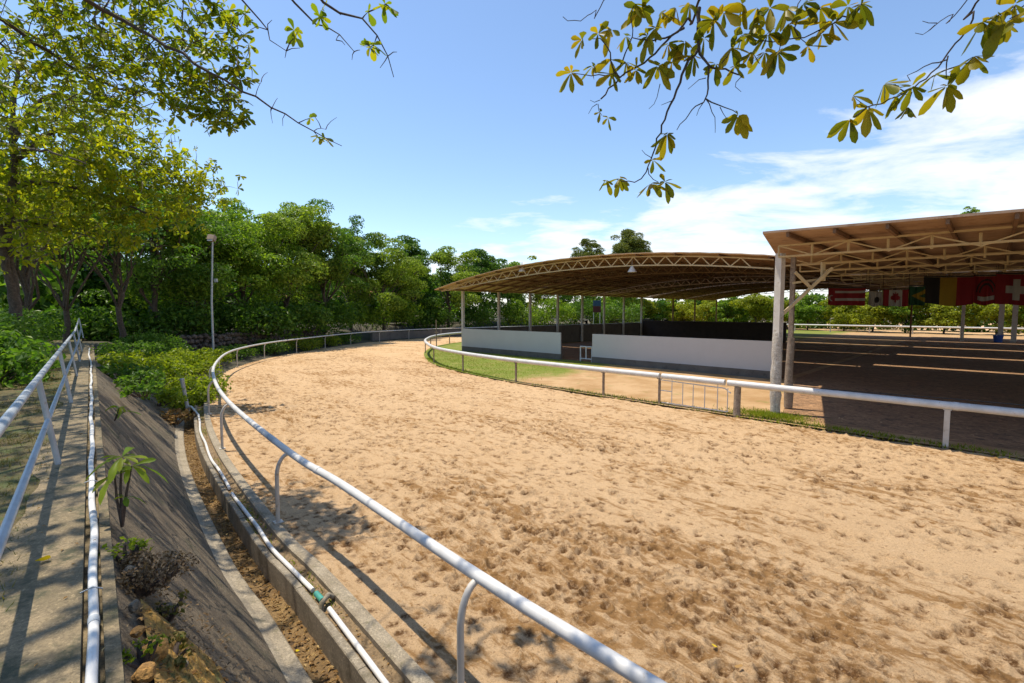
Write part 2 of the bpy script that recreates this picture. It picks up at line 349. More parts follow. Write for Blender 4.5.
# ------------------------------------------------------------------ plan curves (metres, camera above the origin)
OUT = [(12, -9.2), (8, -5.0), (4, -0.8), (0.7, 2.64), (-0.41, 3.8), (-2.35, 5.98), (-3.73, 7.45), (-7.05, 11.5), (-9.8, 15.35), (-12.5, 19.7), (-15.3, 25.2),
       (-16.7, 29.3), (-17.5, 34.2), (-17.4, 39.2), (-16.8, 46), (-15.8, 51.0), (-13.9, 54.9), (-11.6, 59), (-7.2, 63.2), (0, 69.5), (9, 76)]
INN = [(30, -7.5), (20, 2.5), (11.6, 10.9), (10.1, 12.4), (8.9, 13.6), (7.2, 15.3), (5.4, 17.1), (3.6, 18.9), (1.9, 20.7), (0.19, 22.5), (-1.2, 24.3), (-2.75, 26.5),
       (-4.9, 30.5), (-6.6, 36.5), (-7.2, 41), (-7.2, 45.5), (-6, 50.4), (-3, 56), (2, 62), (8, 69)]
STEP = 0.1
CO = spline(OUT, STEP); NO = left_normals(CO)          # outer rail foot line; NO points away from the track
CI = spline(INN, STEP); NI = left_normals(CI)          # inner rail; NI points towards the track
def idx_u(C, u, z=0.0):                 # curve index seen at picture column u (straight part)
    yy = C[:, 1] * math.cos(TH) - (z - CAMZ) * math.sin(TH)
    uu = np.where(C[:, 1] > 4, 512 + F * C[:, 0] / yy, -999)
    uu[nearest(C, (-5.5, 32)):] = -999
    return int(np.argmin(np.abs(uu - u)))
def nearest(C, p): return int(np.argmin(np.hypot(C[:, 0] - p[0], C[:, 1] - p[1])))
PD = np.array((-0.659, 0.752)); PN = np.array((0.752, 0.659))    # path direction, and normal towards the track
PZ = 1.75
def path_pt(t, n, z=PZ): q = PD * t + PN * n; return Vector((q[0], q[1], z))
S2 = math.sqrt(0.5)
def an(a, n, z): return Vector(((a + n) * S2, (n - a) * S2, z))  # arena axes: a along the rail (to the right), n away from the camera
I_END = nearest(CO, (-11.9, 18.6))                      # the ditch is overgrown from here on

# ------------------------------------------------------------------ ground
mb = MB(); mb.add([(-2500, -2500, -0.75), (2500, -2500, -0.75), (2500, 2500, -0.75), (-2500, 2500, -0.75)], [(0, 1, 2, 3)])
tag(mb.build('ground', M['ground']), kind='structure')

# sand sheet of the track with real hoof prints
def smooth_noise(nx, ny, cells, seed):
    r = np.random.default_rng(seed); g = r.random((cells[1] + 3, cells[0] + 3))
    x = np.linspace(0, cells[0], nx); y = np.linspace(0, cells[1], ny)
    xi = x.astype(int); yi = y.astype(int); fx = x - xi; fy = y - yi
    fx = fx * fx * (3 - 2 * fx); fy = fy * fy * (3 - 2 * fy)
    a = g[np.ix_(yi, xi)]; b = g[np.ix_(yi, xi + 1)]; c = g[np.ix_(yi + 1, xi)]; d = g[np.ix_(yi + 1, xi + 1)]
    return (a * (1 - fx) + b * fx) * (1 - fy)[:, None] + (c * (1 - fx) + d * fx) * fy[:, None]
HX0, HX1, HY0, HY1, HR = -18.0, 26.0, -4.0, 46.0, 0.025
nx, ny = int((HX1 - HX0) / HR), int((HY1 - HY0) / HR)
H = np.zeros((ny, nx), np.float32); TU = np.zeros((ny, nx), np.float32)
for cells, amp in ((30, 0.05), (90, 0.035), (230, 0.022)):
    H += (smooth_noise(nx, ny, (cells, cells), cells) - 0.5).astype(np.float32) * amp
poly_out = [tuple(p) for p in CO[::5]] + [(60, 140), (260, 140), (260, -80), (12, -80)]
poly_in = [tuple(p) for p in CI[::5]] + [(42, 92), (100, 34), (70, -48)]
def stamp(x, y, rot, L, W, dep):
    rr = L * 1.6; i0, i1 = int((x - rr - HX0) / HR), int((x + rr - HX0) / HR) + 1
    j0, j1 = int((y - rr - HY0) / HR), int((y + rr - HY0) / HR) + 1
    if i0 < 0 or j0 < 0 or i1 >= nx or j1 >= ny: return
    gx = HX0 + np.arange(i0, i1) * HR - x; gy = HY0 + np.arange(j0, j1) * HR - y
    X, Y = np.meshgrid(gx, gy); c, s_ = math.cos(rot), math.sin(rot)
    U = (X * c + Y * s_) / L; V = (-X * s_ + Y * c) / W
    q = np.sqrt(U * U + V * V)
    dent = -np.clip(1 - q ** 3, 0, 1) * (0.65 + 0.5 * np.clip(U, -1, 1))     # deeper toe
    rim = np.exp(-((q - 1.25) / 0.24) ** 2) * (0.45 - 0.35 * np.clip(U, -1, 1))
    H[j0:j1, i0:i1] += (dep * (dent + rim)).astype(np.float32)
    cres = np.clip(1.15 - q, 0, 0.4) * 2.5 * np.clip(U * 1.2 + nr.uniform(0.0, 0.5), 0, 1)
    TU[j0:j1, i0:i1] += (cres * nr.uniform(0.1, 1.0) ** 1.5 * 2.0).astype(np.float32)  # toe crescent darkened, shade put into the print's colour
N_PR = 24000
k = 0
cl = [(nr.uniform(-15, 20), nr.uniform(2, 40)) for _ in range(90)]
while k < N_PR:
    if rng.random() < 0.68:
        x, y = nr.uniform(HX0, HX1), nr.uniform(HY0, HY1)
    else:
        c0 = cl[rng.randrange(len(cl))]; w = nr.normal(0, 2.2), nr.normal(0, 0.7)
        x, y = c0[0] + (w[0] * -S2 + w[1] * S2), c0[1] + (w[0] * S2 + w[1] * S2)
    if x + y < 3.2 or x + y > 26 or not (HX0 < x < HX1 and HY0 < y < HY1): k += 0; continue
    k += 1
    rot = R(135) + nr.normal(0, 0.5) + (PI if rng.random() < 0.5 else 0)
    L = nr.uniform(0.05, 0.095)
    stamp(x, y, rot, L, L * nr.uniform(0.75, 1.0), nr.uniform(0.02, 0.06))
na, nrad = 760, 1010
ang = np.linspace(R(-78), R(78), na); rad = np.r_[2.0 * (60 / 2.0) ** np.linspace(0, 1, 960), 60 * (260 / 60) ** np.linspace(0.02, 1, 50)]
A_, R_ = np.meshgrid(ang, rad); SX = (np.sin(A_) * R_).ravel(); SY = (np.cos(A_) * R_).ravel()
gx = np.clip((SX - HX0) / HR, 0, nx - 2); gy = np.clip((SY - HY0) / HR, 0, ny - 2)
ix, iy = gx.astype(int), gy.astype(int); fx, fy = gx - ix, gy - iy
def samp(G): return (G[iy, ix] * (1 - fx) + G[iy, ix + 1] * fx) * (1 - fy) + (G[iy + 1, ix] * (1 - fx) + G[iy + 1, ix + 1] * fx) * fy
SZ = samp(H); ST = np.clip(samp(TU), 0, 1)
inb = (SX > HX0) & (SX < HX1 - .1) & (SY > HY0) & (SY < HY1 - .1)
SZ = np.where(inb, SZ, 0)
CO5 = CO[::4]; dmin = np.full(len(SX), 99.0)
near_m = (R_.ravel() < 45)
idx = np.where(near_m)[0]
for ch in np.array_split(idx, 60):
    d = np.hypot(SX[ch, None] - CO5[None, :, 0], SY[ch, None] - CO5[None, :, 1]); dmin[ch] = d.min(1)
SZ *= np.clip((dmin - 0.1) / 1.2, 0.15, 1)
keep = inside(SX, SY, poly_out)
quad = (np.arange(nrad - 1)[:, None] * na + np.arange(na - 1)[None, :]).ravel()
FQ = np.stack([quad, quad + na, quad + na + 1, quad + 1], 1)[:, ::-1]
FQ = FQ[keep[FQ].any(1)]
used = np.zeros(len(SX), bool); used[FQ.ravel()] = True
remap = np.cumsum(used) - 1
so = np_mesh('sand_track', np.stack([SX, SY, SZ], 1)[used], remap[FQ], M['sand'], smooth=True)
at = so.data.attributes.new('turned_shade', 'FLOAT', 'POINT'); at.data.foreach_set('value', ST[used].astype(np.float32))
tag(so, kind='structure')

# infield and arena floors
def flat(name, pts, z, mat):
    bm = bmesh.new(); f = bm.faces.new([bm.verts.new((p[0], p[1], z)) for p in pts])
    bmesh.ops.triangulate(bm, faces=[f]); bmesh.ops.recalc_face_normals(bm, faces=bm.faces)
    if bm.faces[:][0].normal.z < 0: bmesh.ops.reverse_faces(bm, faces=bm.faces[:])
    me = bpy.data.meshes.new(name); bm.to_mesh(me); bm.free(); me.materials.append(mat)
    o = bpy.data.objects.new(name, me); COL.objects.link(o); return tag(o, kind='structure')
def infield_mat():
    m, nt, bs, out = new_mat('infield_soil'); p = pos(nt)
    dry = mixc(nt, ramp(nt, noise(nt, p, 0.7, 7, 0.65), [(0.4, (0, 0, 0)), (0.62, (1, 1, 1))]), (0.46, 0.30, 0.15), (0.34, 0.20, 0.08))
    sep = N(nt, 'ShaderNodeSeparateXYZ'); nt.links.new(p, sep.inputs[0])
    a = math_(nt, 'MULTIPLY', math_(nt, 'SUBTRACT', sep.outputs[0], sep.outputs[1]), S2)
    e = math_(nt, 'ADD', a, math_(nt, 'MULTIPLY', noise(nt, p, 0.6, 5), 5.0))
    mk = ramp(nt, math_(nt, 'ADD', math_(nt, 'MULTIPLY', e, -0.25), -2.9), [(0.3, (0, 0, 0)), (0.7, (1, 1, 1))])
    green = mixc(nt, ramp(nt, noise(nt, p, 0.9, 7, 0.7), [(0.45, (0, 0, 0)), (0.68, (1, 1, 1))]), (0.14, 0.18, 0.012), (0.24, 0.215, 0.05))
    spots = ramp(nt, noise(nt, p, 1.1, 5), [(0.6, (0, 0, 0)), (0.7, (0.7, 0.7, 0.7))])
    col = mixc(nt, mk, mixc(nt, spots, dry, (0.20, 0.19, 0.045)), green)
    nt.links.new(col, bs.inputs['Base Color']); bs.inputs['Roughness'].default_value = 0.95
    bump(nt, bs, noise(nt, p, 8, 7, 0.7), 0.8, 0.05)
    return m
flat('infield', [tuple(p + NI[i * 5] * 0.12) for i, p in enumerate(CI[::5])] + [(42, 92), (100, 34), (70, -48)], 0.055, infield_mat())
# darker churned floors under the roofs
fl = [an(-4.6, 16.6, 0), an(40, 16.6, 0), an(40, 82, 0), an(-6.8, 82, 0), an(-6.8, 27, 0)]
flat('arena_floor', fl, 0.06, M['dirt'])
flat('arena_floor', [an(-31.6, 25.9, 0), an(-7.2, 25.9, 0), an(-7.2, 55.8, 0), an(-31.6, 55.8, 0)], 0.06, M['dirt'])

# ditch beside the track: kerb, soil strip, block wall, bed, lip, slope
i0, i1 = 20, I_END
def off(i, d, z): q = CO[i] + NO[i] * d; return (q[0], q[1], z)
def strip(name, prof, mat, a=i0, b=i1, st=2, jit=0.0, kind='structure'):
    m = MB(); rows = []
    for i in range(a, b, st):
        rows.append([off(i, d, z + (rng.uniform(-jit, jit))) for d, z in prof])
    m.grid(rows, smooth=False, flip=False)
    return tag(m.build(name, mat), kind=kind)
strip('kerb', [(-0.02, -0.05), (-0.02, 0.035), (0.01, 0.045), (0.11, 0.045), (0.135, 0.03), (0.135, -0.12)], M['kerb'])
strip('soil_strip', [(0.13, -0.03), (0.18, -0.055), (0.24, -0.04), (0.30, -0.05), (0.335, -0.03)], M['soil'], jit=0.012, st=1)
strip('ditch_bed', [(0.37, -0.36), (0.45, -0.34), (0.55, -0.36), (0.65, -0.33), (0.72, -0.31)], M['bed'], jit=0.015, st=1)
strip('ditch_lip', [(0.68, -0.42), (0.685, -0.27), (0.70, -0.255), (0.82, -0.24), (0.90, -0.19)], M['kerb'], jit=0.006)
# block wall with vertical joints, built of cast pieces
wl = empty('ditch_wall', (CO[60][0], CO[60][1], -0.3), 'low concrete block wall along the track side of the dry ditch', 'wall')
i = i0; 
while i < i1:
    j = min(i + 9, i1)
    m = MB(); rows = []
    dz = rng.uniform(-0.008, 0.008)
    for k in range(i, j + 1):
        f = (k - i) / 9.0
        kk = k + (0.06 if k == i else 0)
        rows.append([off(k, d, z) for d, z in ((0.325, -0.30), (0.325, -0.03 + dz), (0.335, -0.018 + dz), (0.405, -0.018 + dz), (0.415, -0.03 + dz), (0.42, -0.45))])
    m.grid(rows, smooth=False)
    m.add(rows[0], [tuple(range(6))]); m.add(rows[-1], [tuple(range(5, -1, -1))])
    m.build('block', M['block'], wl)
    i = j
    
m = MB(); m.grid([[off(k, d, z) for d, z in ((0.33, -0.3), (0.33, -0.06), (0.408, -0.06), (0.412, -0.45))] for k in range(i0, i1, 2)])
m.build('mortar', M['joint'], wl)

# sloping concrete bank between the path and the ditch
def slope_rows(a, b, st, nsub, amp):
    rows = []
    for i in range(a, b, st):
        lp = CO[i] + NO[i] * 0.89
        n = lp @ PN; t = lp @ PD
        q = PD * t + PN * 0.04
        row = []
        for k in range(nsub + 1):
            f = k / nsub; p = lp * (1 - f) + q * f
            z = -0.2 * (1 - f) + (PZ - 0.05) * f
            z += amp * (math.sin(p[0] * 3.1 + p[1] * 1.3) * 0.4 + math.sin(p[0] * 7.7 - p[1] * 5.1) * 0.3 + rng.uniform(-0.3, 0.3)) * math.sin(PI * f)
            row.append((p[0], p[1], z))
        rows.append(row)
    return rows
m = MB(); m.grid(slope_rows(i0, i1, 2, 26, 0.022), smooth=True)
tag(m.build('bank_slope', M['slope']), kind='structure')

# path strip, terrace, overgrown bank, wood floor
m = MB(); rows = []
for t in np.arange(-9, 33.01, 0.25):
    rows.append([tuple(path_pt(t, n, z)) for n, z in ((-0.50 + 0.05 * math.sin(t * 2.3) + 0.03 * math.sin(t * 6.1), PZ - 0.3), (-0.50 + 0.05 * math.sin(t * 2.3) + 0.03 * math.sin(t * 6.1), PZ), (-0.25, PZ + 0.004), (-0.105, PZ + 0.002), (-0.10, PZ - 0.05), (-0.02, PZ - 0.05), (-0.018, PZ - 0.012), (0.045, PZ - 0.018), (0.055, PZ - 0.3))][::-1])
m.grid(rows, smooth=False); tag(m.build('path', M['path']), kind='structure')
m = MB(); rows = []
for t in np.arange(-14, 60, 0.6):
    r_ = []
    for n in [-0.44, -0.6, -1, -1.5, -2.1, -3, -4, -6, -9, -14, -25, -60]:
        r_.append(tuple(path_pt(t, n, PZ - 0.012 + (0 if n > -0.5 else rng.uniform(-0.03, 0.03)))))
    rows.append(r_)
m.grid(rows, smooth=True, flip=True)
tag(m.build('terrace', M['terrace']), kind='structure')
m = MB(); rows = []
for i in range(I_END - 4, len(CO), 6):
    lp = CO[i] + NO[i] * (0.0)
    nn = max(2.0, min(9.0, (lp @ PN) + 0.2)) if i < nearest(CO, (-16.6, 30)) else 9.0
    dirv = NO[i]
    row = []
    for f, z in ((0, -0.03), (0.05, 0.0), (0.2, 0.12), (0.45, 0.45), (0.75, 1.1), (1.0, 1.6), (1.6, 1.68), (7.0, 1.7)):
        p = lp + dirv * nn * f; row.append((p[0], p[1], z + rng.uniform(-0.03, 0.03)))
    rows.append(row)
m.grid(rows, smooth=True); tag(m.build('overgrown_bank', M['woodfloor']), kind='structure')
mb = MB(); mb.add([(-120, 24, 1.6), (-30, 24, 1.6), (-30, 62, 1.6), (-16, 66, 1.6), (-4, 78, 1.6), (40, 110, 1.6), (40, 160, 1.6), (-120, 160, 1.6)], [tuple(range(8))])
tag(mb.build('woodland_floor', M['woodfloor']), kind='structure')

# ------------------------------------------------------------------ outer rail
RH = 1.15
rail = empty('track_rail', (CO[80][0], CO[80][1], 0), 'white round pipe rail on gooseneck posts along the outer side of the sand track', 'rail')
RO = 0.19
m = MB(); m.tube([(CO[i] - NO[i] * RO).tolist() + [RH] for i in range(15, len(CO) - 2, 3)], 0.052, 14)
m.build('rail_pipe', M['rail'], rail)
def goose(i, h=RH, sc_=1.0):
    p = CO[i]; n = -NO[i]; m = MB(); pts = []
    pts.append((p[0], p[1], -0.05)); pts.append((p[0], p[1], 0.4)); pts.append((p[0] + rng.uniform(-.01, .01), p[1], h - 0.36))
    for k in range(1, 9):
        a = PI / 2 * k / 8
        d = RO * (1 - math.cos(a)); pts.append((p[0] + n[0] * d, p[1] + n[1] * d, h - 0.36 + 0.36 * math.sin(a) - 0.03))
    m.tube(pts, 0.031, 10)
    m.box((p[0], p[1], 0.052), (0.13, 0.13, 0.012), math.atan2(n[1], n[0]))
    return m.build('post', M['railpost'], rail)
i_first = nearest(CO, (-0.41, 3.8)); i_sec = nearest(CO, (-3.73, 7.44)); i_third = nearest(CO, (-7.07, 11.57))
posts_o = [i_first - 50, i_first, i_sec, i_third]
k = i_third + 48
while k < len(CO) - 5: posts_o.append(k); k += 50
for i in posts_o: goose(i)
for pr in ((i_sec + 8, 4), (i_sec + 26, 3), (nearest(CO, (-8.3, 13.4)), 3)):        # painted joint sleeves
    i = pr[0]; m = MB(); m.tube([(CO[j] - NO[j] * RO).tolist() + [RH] for j in (i, i + pr[1])], 0.0545, 14)
    m.build('sleeve', M['galv'], rail)

# ------------------------------------------------------------------ inner rail
IRH = 1.07
irail = empty('infield_rail', (CI[150][0], CI[150][1], 0), 'thick white infield pipe rail on straight weathered posts around the arena side', 'rail')
def ci_pt(i, z): return (CI[i][0], CI[i][1], z)
m = MB(); i = idx_u(CI, 957, IRH); m.tube([ci_pt(i, IRH), ci_pt(i + 1, IRH)], 0.108, 14); m.build('collar', M['rail'], irail)
g0 = idx_u(CI, 660); g1 = idx_u(CI, 730)
cuts = [5] + [idx_u(CI, u, IRH) for u in (729, 663)] + [len(CI) - 3]
cuts = sorted(cuts)
for a, b in zip(cuts[:-1], cuts[1:]):
    m = MB(); m.tube([ci_pt(i, IRH) for i in list(range(a + (0 if b < 250 and a != cuts[0] else 1), b, 4)) + [b]], 0.10, 14); m.build('rail_pipe', M['rail'], irail)
ip = [idx_u(CI, u) for u in (948, 660, 604, 516, 463, 434)]
ip += [ip[0] - 50, nearest(CI, (-6.8, 38)), nearest(CI, (-7.05, 43)), nearest(CI, (-5.9, 49)), nearest(CI, (-3.2, 53.7)), nearest(CI, (0.2, 58))]
for q, i in enumerate(ip):
    big = q in (0, 6)
    p = CI[i]; m = MB(); w = 0.11 if big else 0.07
    d = CI[min(i + 2, len(CI) - 1)] - CI[i - 2]
    m.box((p[0], p[1], (IRH - 0.1) / 2), (w, w, IRH - 0.1), math.atan2(d[1], d[0]))
    m.box((p[0], p[1], IRH - 0.1), (0.16, 0.12, 0.02), math.atan2(d[1], d[0]))
    m.build('post', M['railpost'] if big else M['oldpost'], irail)
i = idx_u(CI, 736); p = CI[i]
m = MB(); m.tube([(p[0], p[1], -0.02), (p[0], p[1], 0.3), (p[0] + .01, p[1], IRH - 0.09)], [0.12, 0.105, 0.1], 12); m.build('post', M['oldpost'], irail)
m = MB()
ca, cb = nearest(CI, (14.5, 7)), idx_u(CI, 782, IRH)
pts = []
for i in range(min(ca, cb), max(ca, cb), 6):
    f = (i - ca) / (cb - ca); pts.append((CI[i][0] - NI[i][0] * .03, CI[i][1] - NI[i][1] * .03, IRH + 0.15 - 0.035 * math.sin(f * 9)))
m.tube(pts, 0.012, 6); m.build('cable', M['cable'], irail)
# barred gate panel hung below the rail
ga, gb = Vector(ci_pt(g0, 0)), Vector(ci_pt(g1, 0)); gd = (gb - ga)
gate = empty('gate_panel', ga, 'pale barred gate panel below the infield rail between two posts', 'gate')
m = MB()
def gp(f, z): q = ga + gd * f; return Vector((q.x, q.y, z))
m.tube([gp(0.04, 0.12), gp(0.97, 0.12)], 0.02, 8); m.tube([gp(0.0, 0.93), gp(0.5, 0.9), gp(0.92, 0.88), gp(1.0, 0.74)], 0.02, 8)
m.tube([gp(0.02, 0.55), gp(0.18, 0.55)], 0.018, 8)
m.build('frame', M['rail'], gate)
for f in (0.19, 0.35, 0.5, 0.66, 0.83, 0.96):
    m = MB(); m.tube([gp(f, 0.12), gp(f, 1.04 if f in (0.19, 0.83) else 0.9)], 0.016, 8); m.build('bar', M['rail'], gate)

# thin stake standing by the inner rail bend, stub post and pipes
p = at_z(436.5, 349, 0); m = MB(); m.tube([(p.x, p.y, 0), (p.x, p.y, 2.6)], 0.045, 8)
m.box((p.x, p.y, 1.5), (0.35, 0.06, 0.06))
tag(m.build('stake', M['oldpost']), 'thin bare stake with a crosspiece at the far bend of the infield rail', 'stake')
p = at_z(188, 408, 0); q = at_z(181.5, 365, 0.95)
st_ = empty('stub_post', p, 'leaning weathered pipe stub at the overgrown end of the ditch', 'post')
m = MB(); q = p + Vector((-0.18, 0.02, 1.0)); m.tube([p - Vector((0, 0, .1)), q], 0.06, 12); m.build('pipe', M['railpost'], st_)
m = MB(); m.tube([q - Vector((0, 0, 0.02)), q + Vector((-0.008, 0, 0.05))], 0.075, 12); m.build('cap', M['galv'], st_)

# white pipe along the ditch wall, with joints
for i in range(30, 520, 62):          # slip joints of the pipe lengths
    m = MB(); m.tube([(CO[j] - NO[j] * RO).tolist() + [RH] for j in (i, i + 1)], 0.057, 14); m.build('joint', M['rail'], rail)
ps = empty('drain_pipe', (CO[100][0], CO[100][1], 0), 'white plastic pipe lying on the ditch wall beside the kerb', 'pipe')
def pipe_pts(a, b, d=0.285, z=0.0): return [off(i, d + 0.015 * math.sin(i * 0.21), z + 0.006 * math.sin(i * 0.5)) for i in range(a, b, 2)]
ij = nearest(CO, (-2.05, 5.75)) ; ij2 = nearest(CO, (-5.0, 9.3)); ije = nearest(CO, (-10.0, 15.6))
for a, b in ((i0, ij - 1), (ij + 2, ij2 - 1), (ij2 + 1, ije)):
    m = MB(); m.tube(pipe_pts(a, b), 0.028, 12); m.build('pipe_run', M['pvc'], ps)
m = MB(); e = Vector(pipe_pts(ije - 2, ije)[0]); m.tube([e, e + Vector((-0.05, .08, 0.02)), p + Vector((0.15, -0.05, 0.06)), p + Vector((0, 0, 0.06))], 0.034, 10); m.build('elbow', M['pvc'], ps)
m = MB(); m.tube(pipe_pts(ij - 1, ij + 3), 0.034, 12); m.build('joint', M['teal'], ps)
m = MB(); m.tube([off(ij - 2, 0.32, -0.1), off(ij - 2, 0.32, 0.04), off(ij - 1, 0.2, 0.05), off(ij - 1, 0.15, 0.0)], 0.03, 8); m.build('bracket', M['block'], ps)
m = MB(); m.tube(pipe_pts(ij2 - 1, ij2 + 1), 0.031, 12); m.build('joint', M['teal'], ps)

# pipe in the groove at the path edge
pp = empty('edge_pipe', path_pt(4, 0.012), 'long white plastic pipe in the groove at the path edge', 'pipe')
EPN = -0.058
m = MB(); m.tube([path_pt(t, EPN + 0.006 * math.sin(t * 1.7) + 0.005 * math.sin(t * 4.3), PZ - 0.008) for t in np.arange(-6, 21, 0.2)] +
                 [path_pt(24, -0.12, PZ), path_pt(28, -0.1, PZ + .02)], 0.023, 12)
m.build('pipe_run', M['pvc'], pp)
for t in (3.3, 5.1, 7.0, 8.7):
    m = MB(); m.tube([path_pt(t, EPN + 0.006 * math.sin(t * 1.7) + 0.005 * math.sin(t * 4.3), PZ - 0.008), path_pt(t + 0.06, EPN + 0.006 * math.sin(t * 1.7) + 0.005 * math.sin(t * 4.3), PZ - 0.008)], 0.0265, 12); m.build('collar', M['galv'], pp)
for t in (3.7, 6.1):
    m = MB(); m.tube([path_pt(t, -0.115, PZ + 0.005), path_pt(t, EPN, PZ + 0.02), path_pt(t + .01, -0.015, PZ - 0.01)], 0.004, 6); m.build('clip', M['galv'], pp)

# ------------------------------------------------------------------ leaning pipe railing along the path
pr = empty('path_railing', path_pt(6, -0.33), 'two bar grey pipe railing leaning outwards beside the concrete path', 'railing')
LEAN = 0.115; RLH = 0.94
def rp(t, f): return path_pt(t, -0.33 - LEAN * f, PZ + RLH * f)
def rq(t, f):
    p = rp(t, f); p.z += max(0, t - 23) * 0.035; return p
for nme, f_, r_ in (('handrail', 1.0, 0.03), ('middle_rail', 0.52, 0.024)):
    m = MB(); m.tube([rq(t, f_) for t in np.arange(-4, 33, 0.5)], r_, 12); m.build(nme, M['galv'], pr)
for t in (2.45, 7.05, 11.7, 16.35, 21.0, 25.6, 32.4):
    m = MB(); m.tube([rq(t, -0.04), rq(t, 0.98)], 0.027, 10); m.build('post', M['galv'], pr)

# ------------------------------------------------------------------ leaves
def frames(D, rs):
    """orthonormal frames with axis D"""
    D = D / np.linalg.norm(D, axis=1)[:, None]
    r = rs.normal(size=D.shape); X = np.cross(D, r); X /= np.linalg.norm(X, axis=1)[:, None] + 1e-9
    return D, X, np.cross(D, X)
def leaf_quads(P, Nrm, size, rs, asp=0.5, fold=0.25):
    """two-triangle folded leaves at P whose blades face Nrm"""
    n = len(P); Nn, A, B = frames(Nrm, rs)
    s = size * rs.uniform(0.6, 1.25, n)[:, None]
    base = P - A * s * 0.5; tip = P + A * s * 0.5 - Nn * s * 0.12
    l = P + B * s * asp * 0.5 + Nn * s * fold * 0.3; r = P - B * s * asp * 0.5 + Nn * s * fold * 0.3
    V = np.stack([base, r, tip, l], 1).reshape(-1, 3)
    b = np.arange(n)[:, None] * 4
    Fq = np.concatenate([b + np.array([[0, 1, 2]]), b + np.array([[0, 2, 3]])], 0)
    return V, Fq
def lobe_points(c, r, n, rs, squash=0.8, up=0.35, shell=0.62):
    d = rs.normal(size=(n, 3)); d[:, 2] += up; d /= np.linalg.norm(d, axis=1)[:, None]
    q = rs.uniform(shell, 1.08, n)[:, None]
    P = np.array(c) + d * q * np.array([r, r, r * squash])
    return P, d
def crown(name, lobes, per, size, mat, parent, seed, nmix=0.8, squash=0.75, asp=0.55, up=0.35, shell=0.62):
    rs = np.random.default_rng(seed); VP = []; ND = []
    for (c, r) in lobes:
        P, d = lobe_points(c, r, max(12, int(per * r * r)), rs, squash, up, shell)
        VP.append(P); ND.append(d + rs.normal(size=d.shape) * nmix + np.array([0, 0, 0.35]))
    V, Fq = leaf_quads(np.vstack(VP), np.vstack(ND), size, rs, asp)
    return np_mesh(name, V, Fq, mat, parent)
def limb(mb, a, b, r0, r1, n=6, k=5, wob=0.12, rs=rng, sag=0.0):
    a, b = Vector(a), Vector(b); L = (b - a).length; pts = []; rr = []
    for i in range(k + 1):
        f = i / k; p = a.lerp(b, f)
        if 0 < i < k: p += Vector((rs.uniform(-1, 1), rs.uniform(-1, 1), rs.uniform(-.6, .6))) * wob * L * 0.35
        p.z += math.sin(PI * f) * sag
        pts.append(p); rr.append(r0 + (r1 - r0) * f)
    mb.tube(pts, rr, n); return pts

def back_tree(name, label, x, y, z0, top, r, mat, seed, n_lobes=46, size=0.4, low=0.25, group=None, lr=(0.17, 0.36), per=115, trunk_r=0.22, lean=0.0, squash=0.55, umb=0.0, even=False):
    t = empty(name, (x, y, z0), label, 'tree', group)
    rs = random.Random(seed); h = top - z0; lobes = []; tb = MB()
    ctr = Vector((x, y, z0 + h * (0.5 + low * 0.5)))
    tz = z0 + h * 0.42
    tp = limb(tb, (x, y, z0 - 0.4), (x + lean, y, tz), trunk_r, trunk_r * 0.6, 8, 6, 0.10, rs)
    hh = h * (1 - low) / 2
    masses = [Vector((rs.uniform(-.6, .6), rs.uniform(-.6, .6), rs.uniform(-.5, .75))) for _ in range(7)]   # bough masses give an uneven outline
    for i in range(n_lobes):
        if even:
            d = Vector((rs.gauss(0, .5), rs.gauss(0, .5), rs.uniform(-1, 0.95)))
        elif i % 4:
            d = masses[i % 7] + Vector((rs.gauss(0, .26), rs.gauss(0, .26), rs.gauss(0, .2)))
        else:
            d = Vector((rs.uniform(-1, 1), rs.uniform(-1, 1), rs.uniform(-1, 0.6)))
        if d.length > 1.12: d *= 1.12 / d.length
        taper = 1.0 - 0.4 * max(0, d.z) ** 2 - umb * max(0, -d.z)
        rl = r * rs.uniform(*lr) * (0.8 if d.z > 0.5 else 1)
        c = Vector((ctr.x + d.x * (r - rl * .5) * taper, ctr.y + d.y * (r - rl * .5) * taper, ctr.z + d.z * (hh - rl * 0.4)))
        lobes.append((tuple(c), rl))
        if i < 16: limb(tb, tp[3 + (i % 4)], c, trunk_r * 0.38, 0.03, 5, 4, 0.12, rs)
    tb.build('trunk', M['bark'], t)
    crown('crown', lobes, per * 1.7, size * 0.76, mat, t, seed, squash=squash, nmix=0.5, up=0.6, shell=0.66)
    return t
def shrub(name, label, x, y, z, rx, h, mat, seed, size=0.16, per=330, n=9, cat='shrub', group=None, spread=None):
    t = empty(name, (x, y, z), label, cat, group)
    rs = random.Random(seed); lobes = []; tb = MB(); ry = spread or rx
    for i in range(n):
        a = rs.uniform(0, 2 * PI); q = math.sqrt(rs.random()) * 0.75
        rl = rs.uniform(0.28, 0.45) * min(rx, ry, h * 1.1)
        zz = z + max(rl * 0.4, (h - rl * 0.8) * (1 - q * q * 0.55) * rs.uniform(0.45, 1.0))
        c = (x + math.cos(a) * q * rx, y + math.sin(a) * q * ry, zz)
        lobes.append((c, rl)); limb(tb, (x + (c[0] - x) * .3, y + (c[1] - y) * .3, z - 0.05), c, 0.02, 0.008, 5, 3, 0.1, rs)
    tb.build('stem', M['twig'], t)
    crown('foliage', lobes, per, size, mat, t, seed, squash=0.85)
    return t

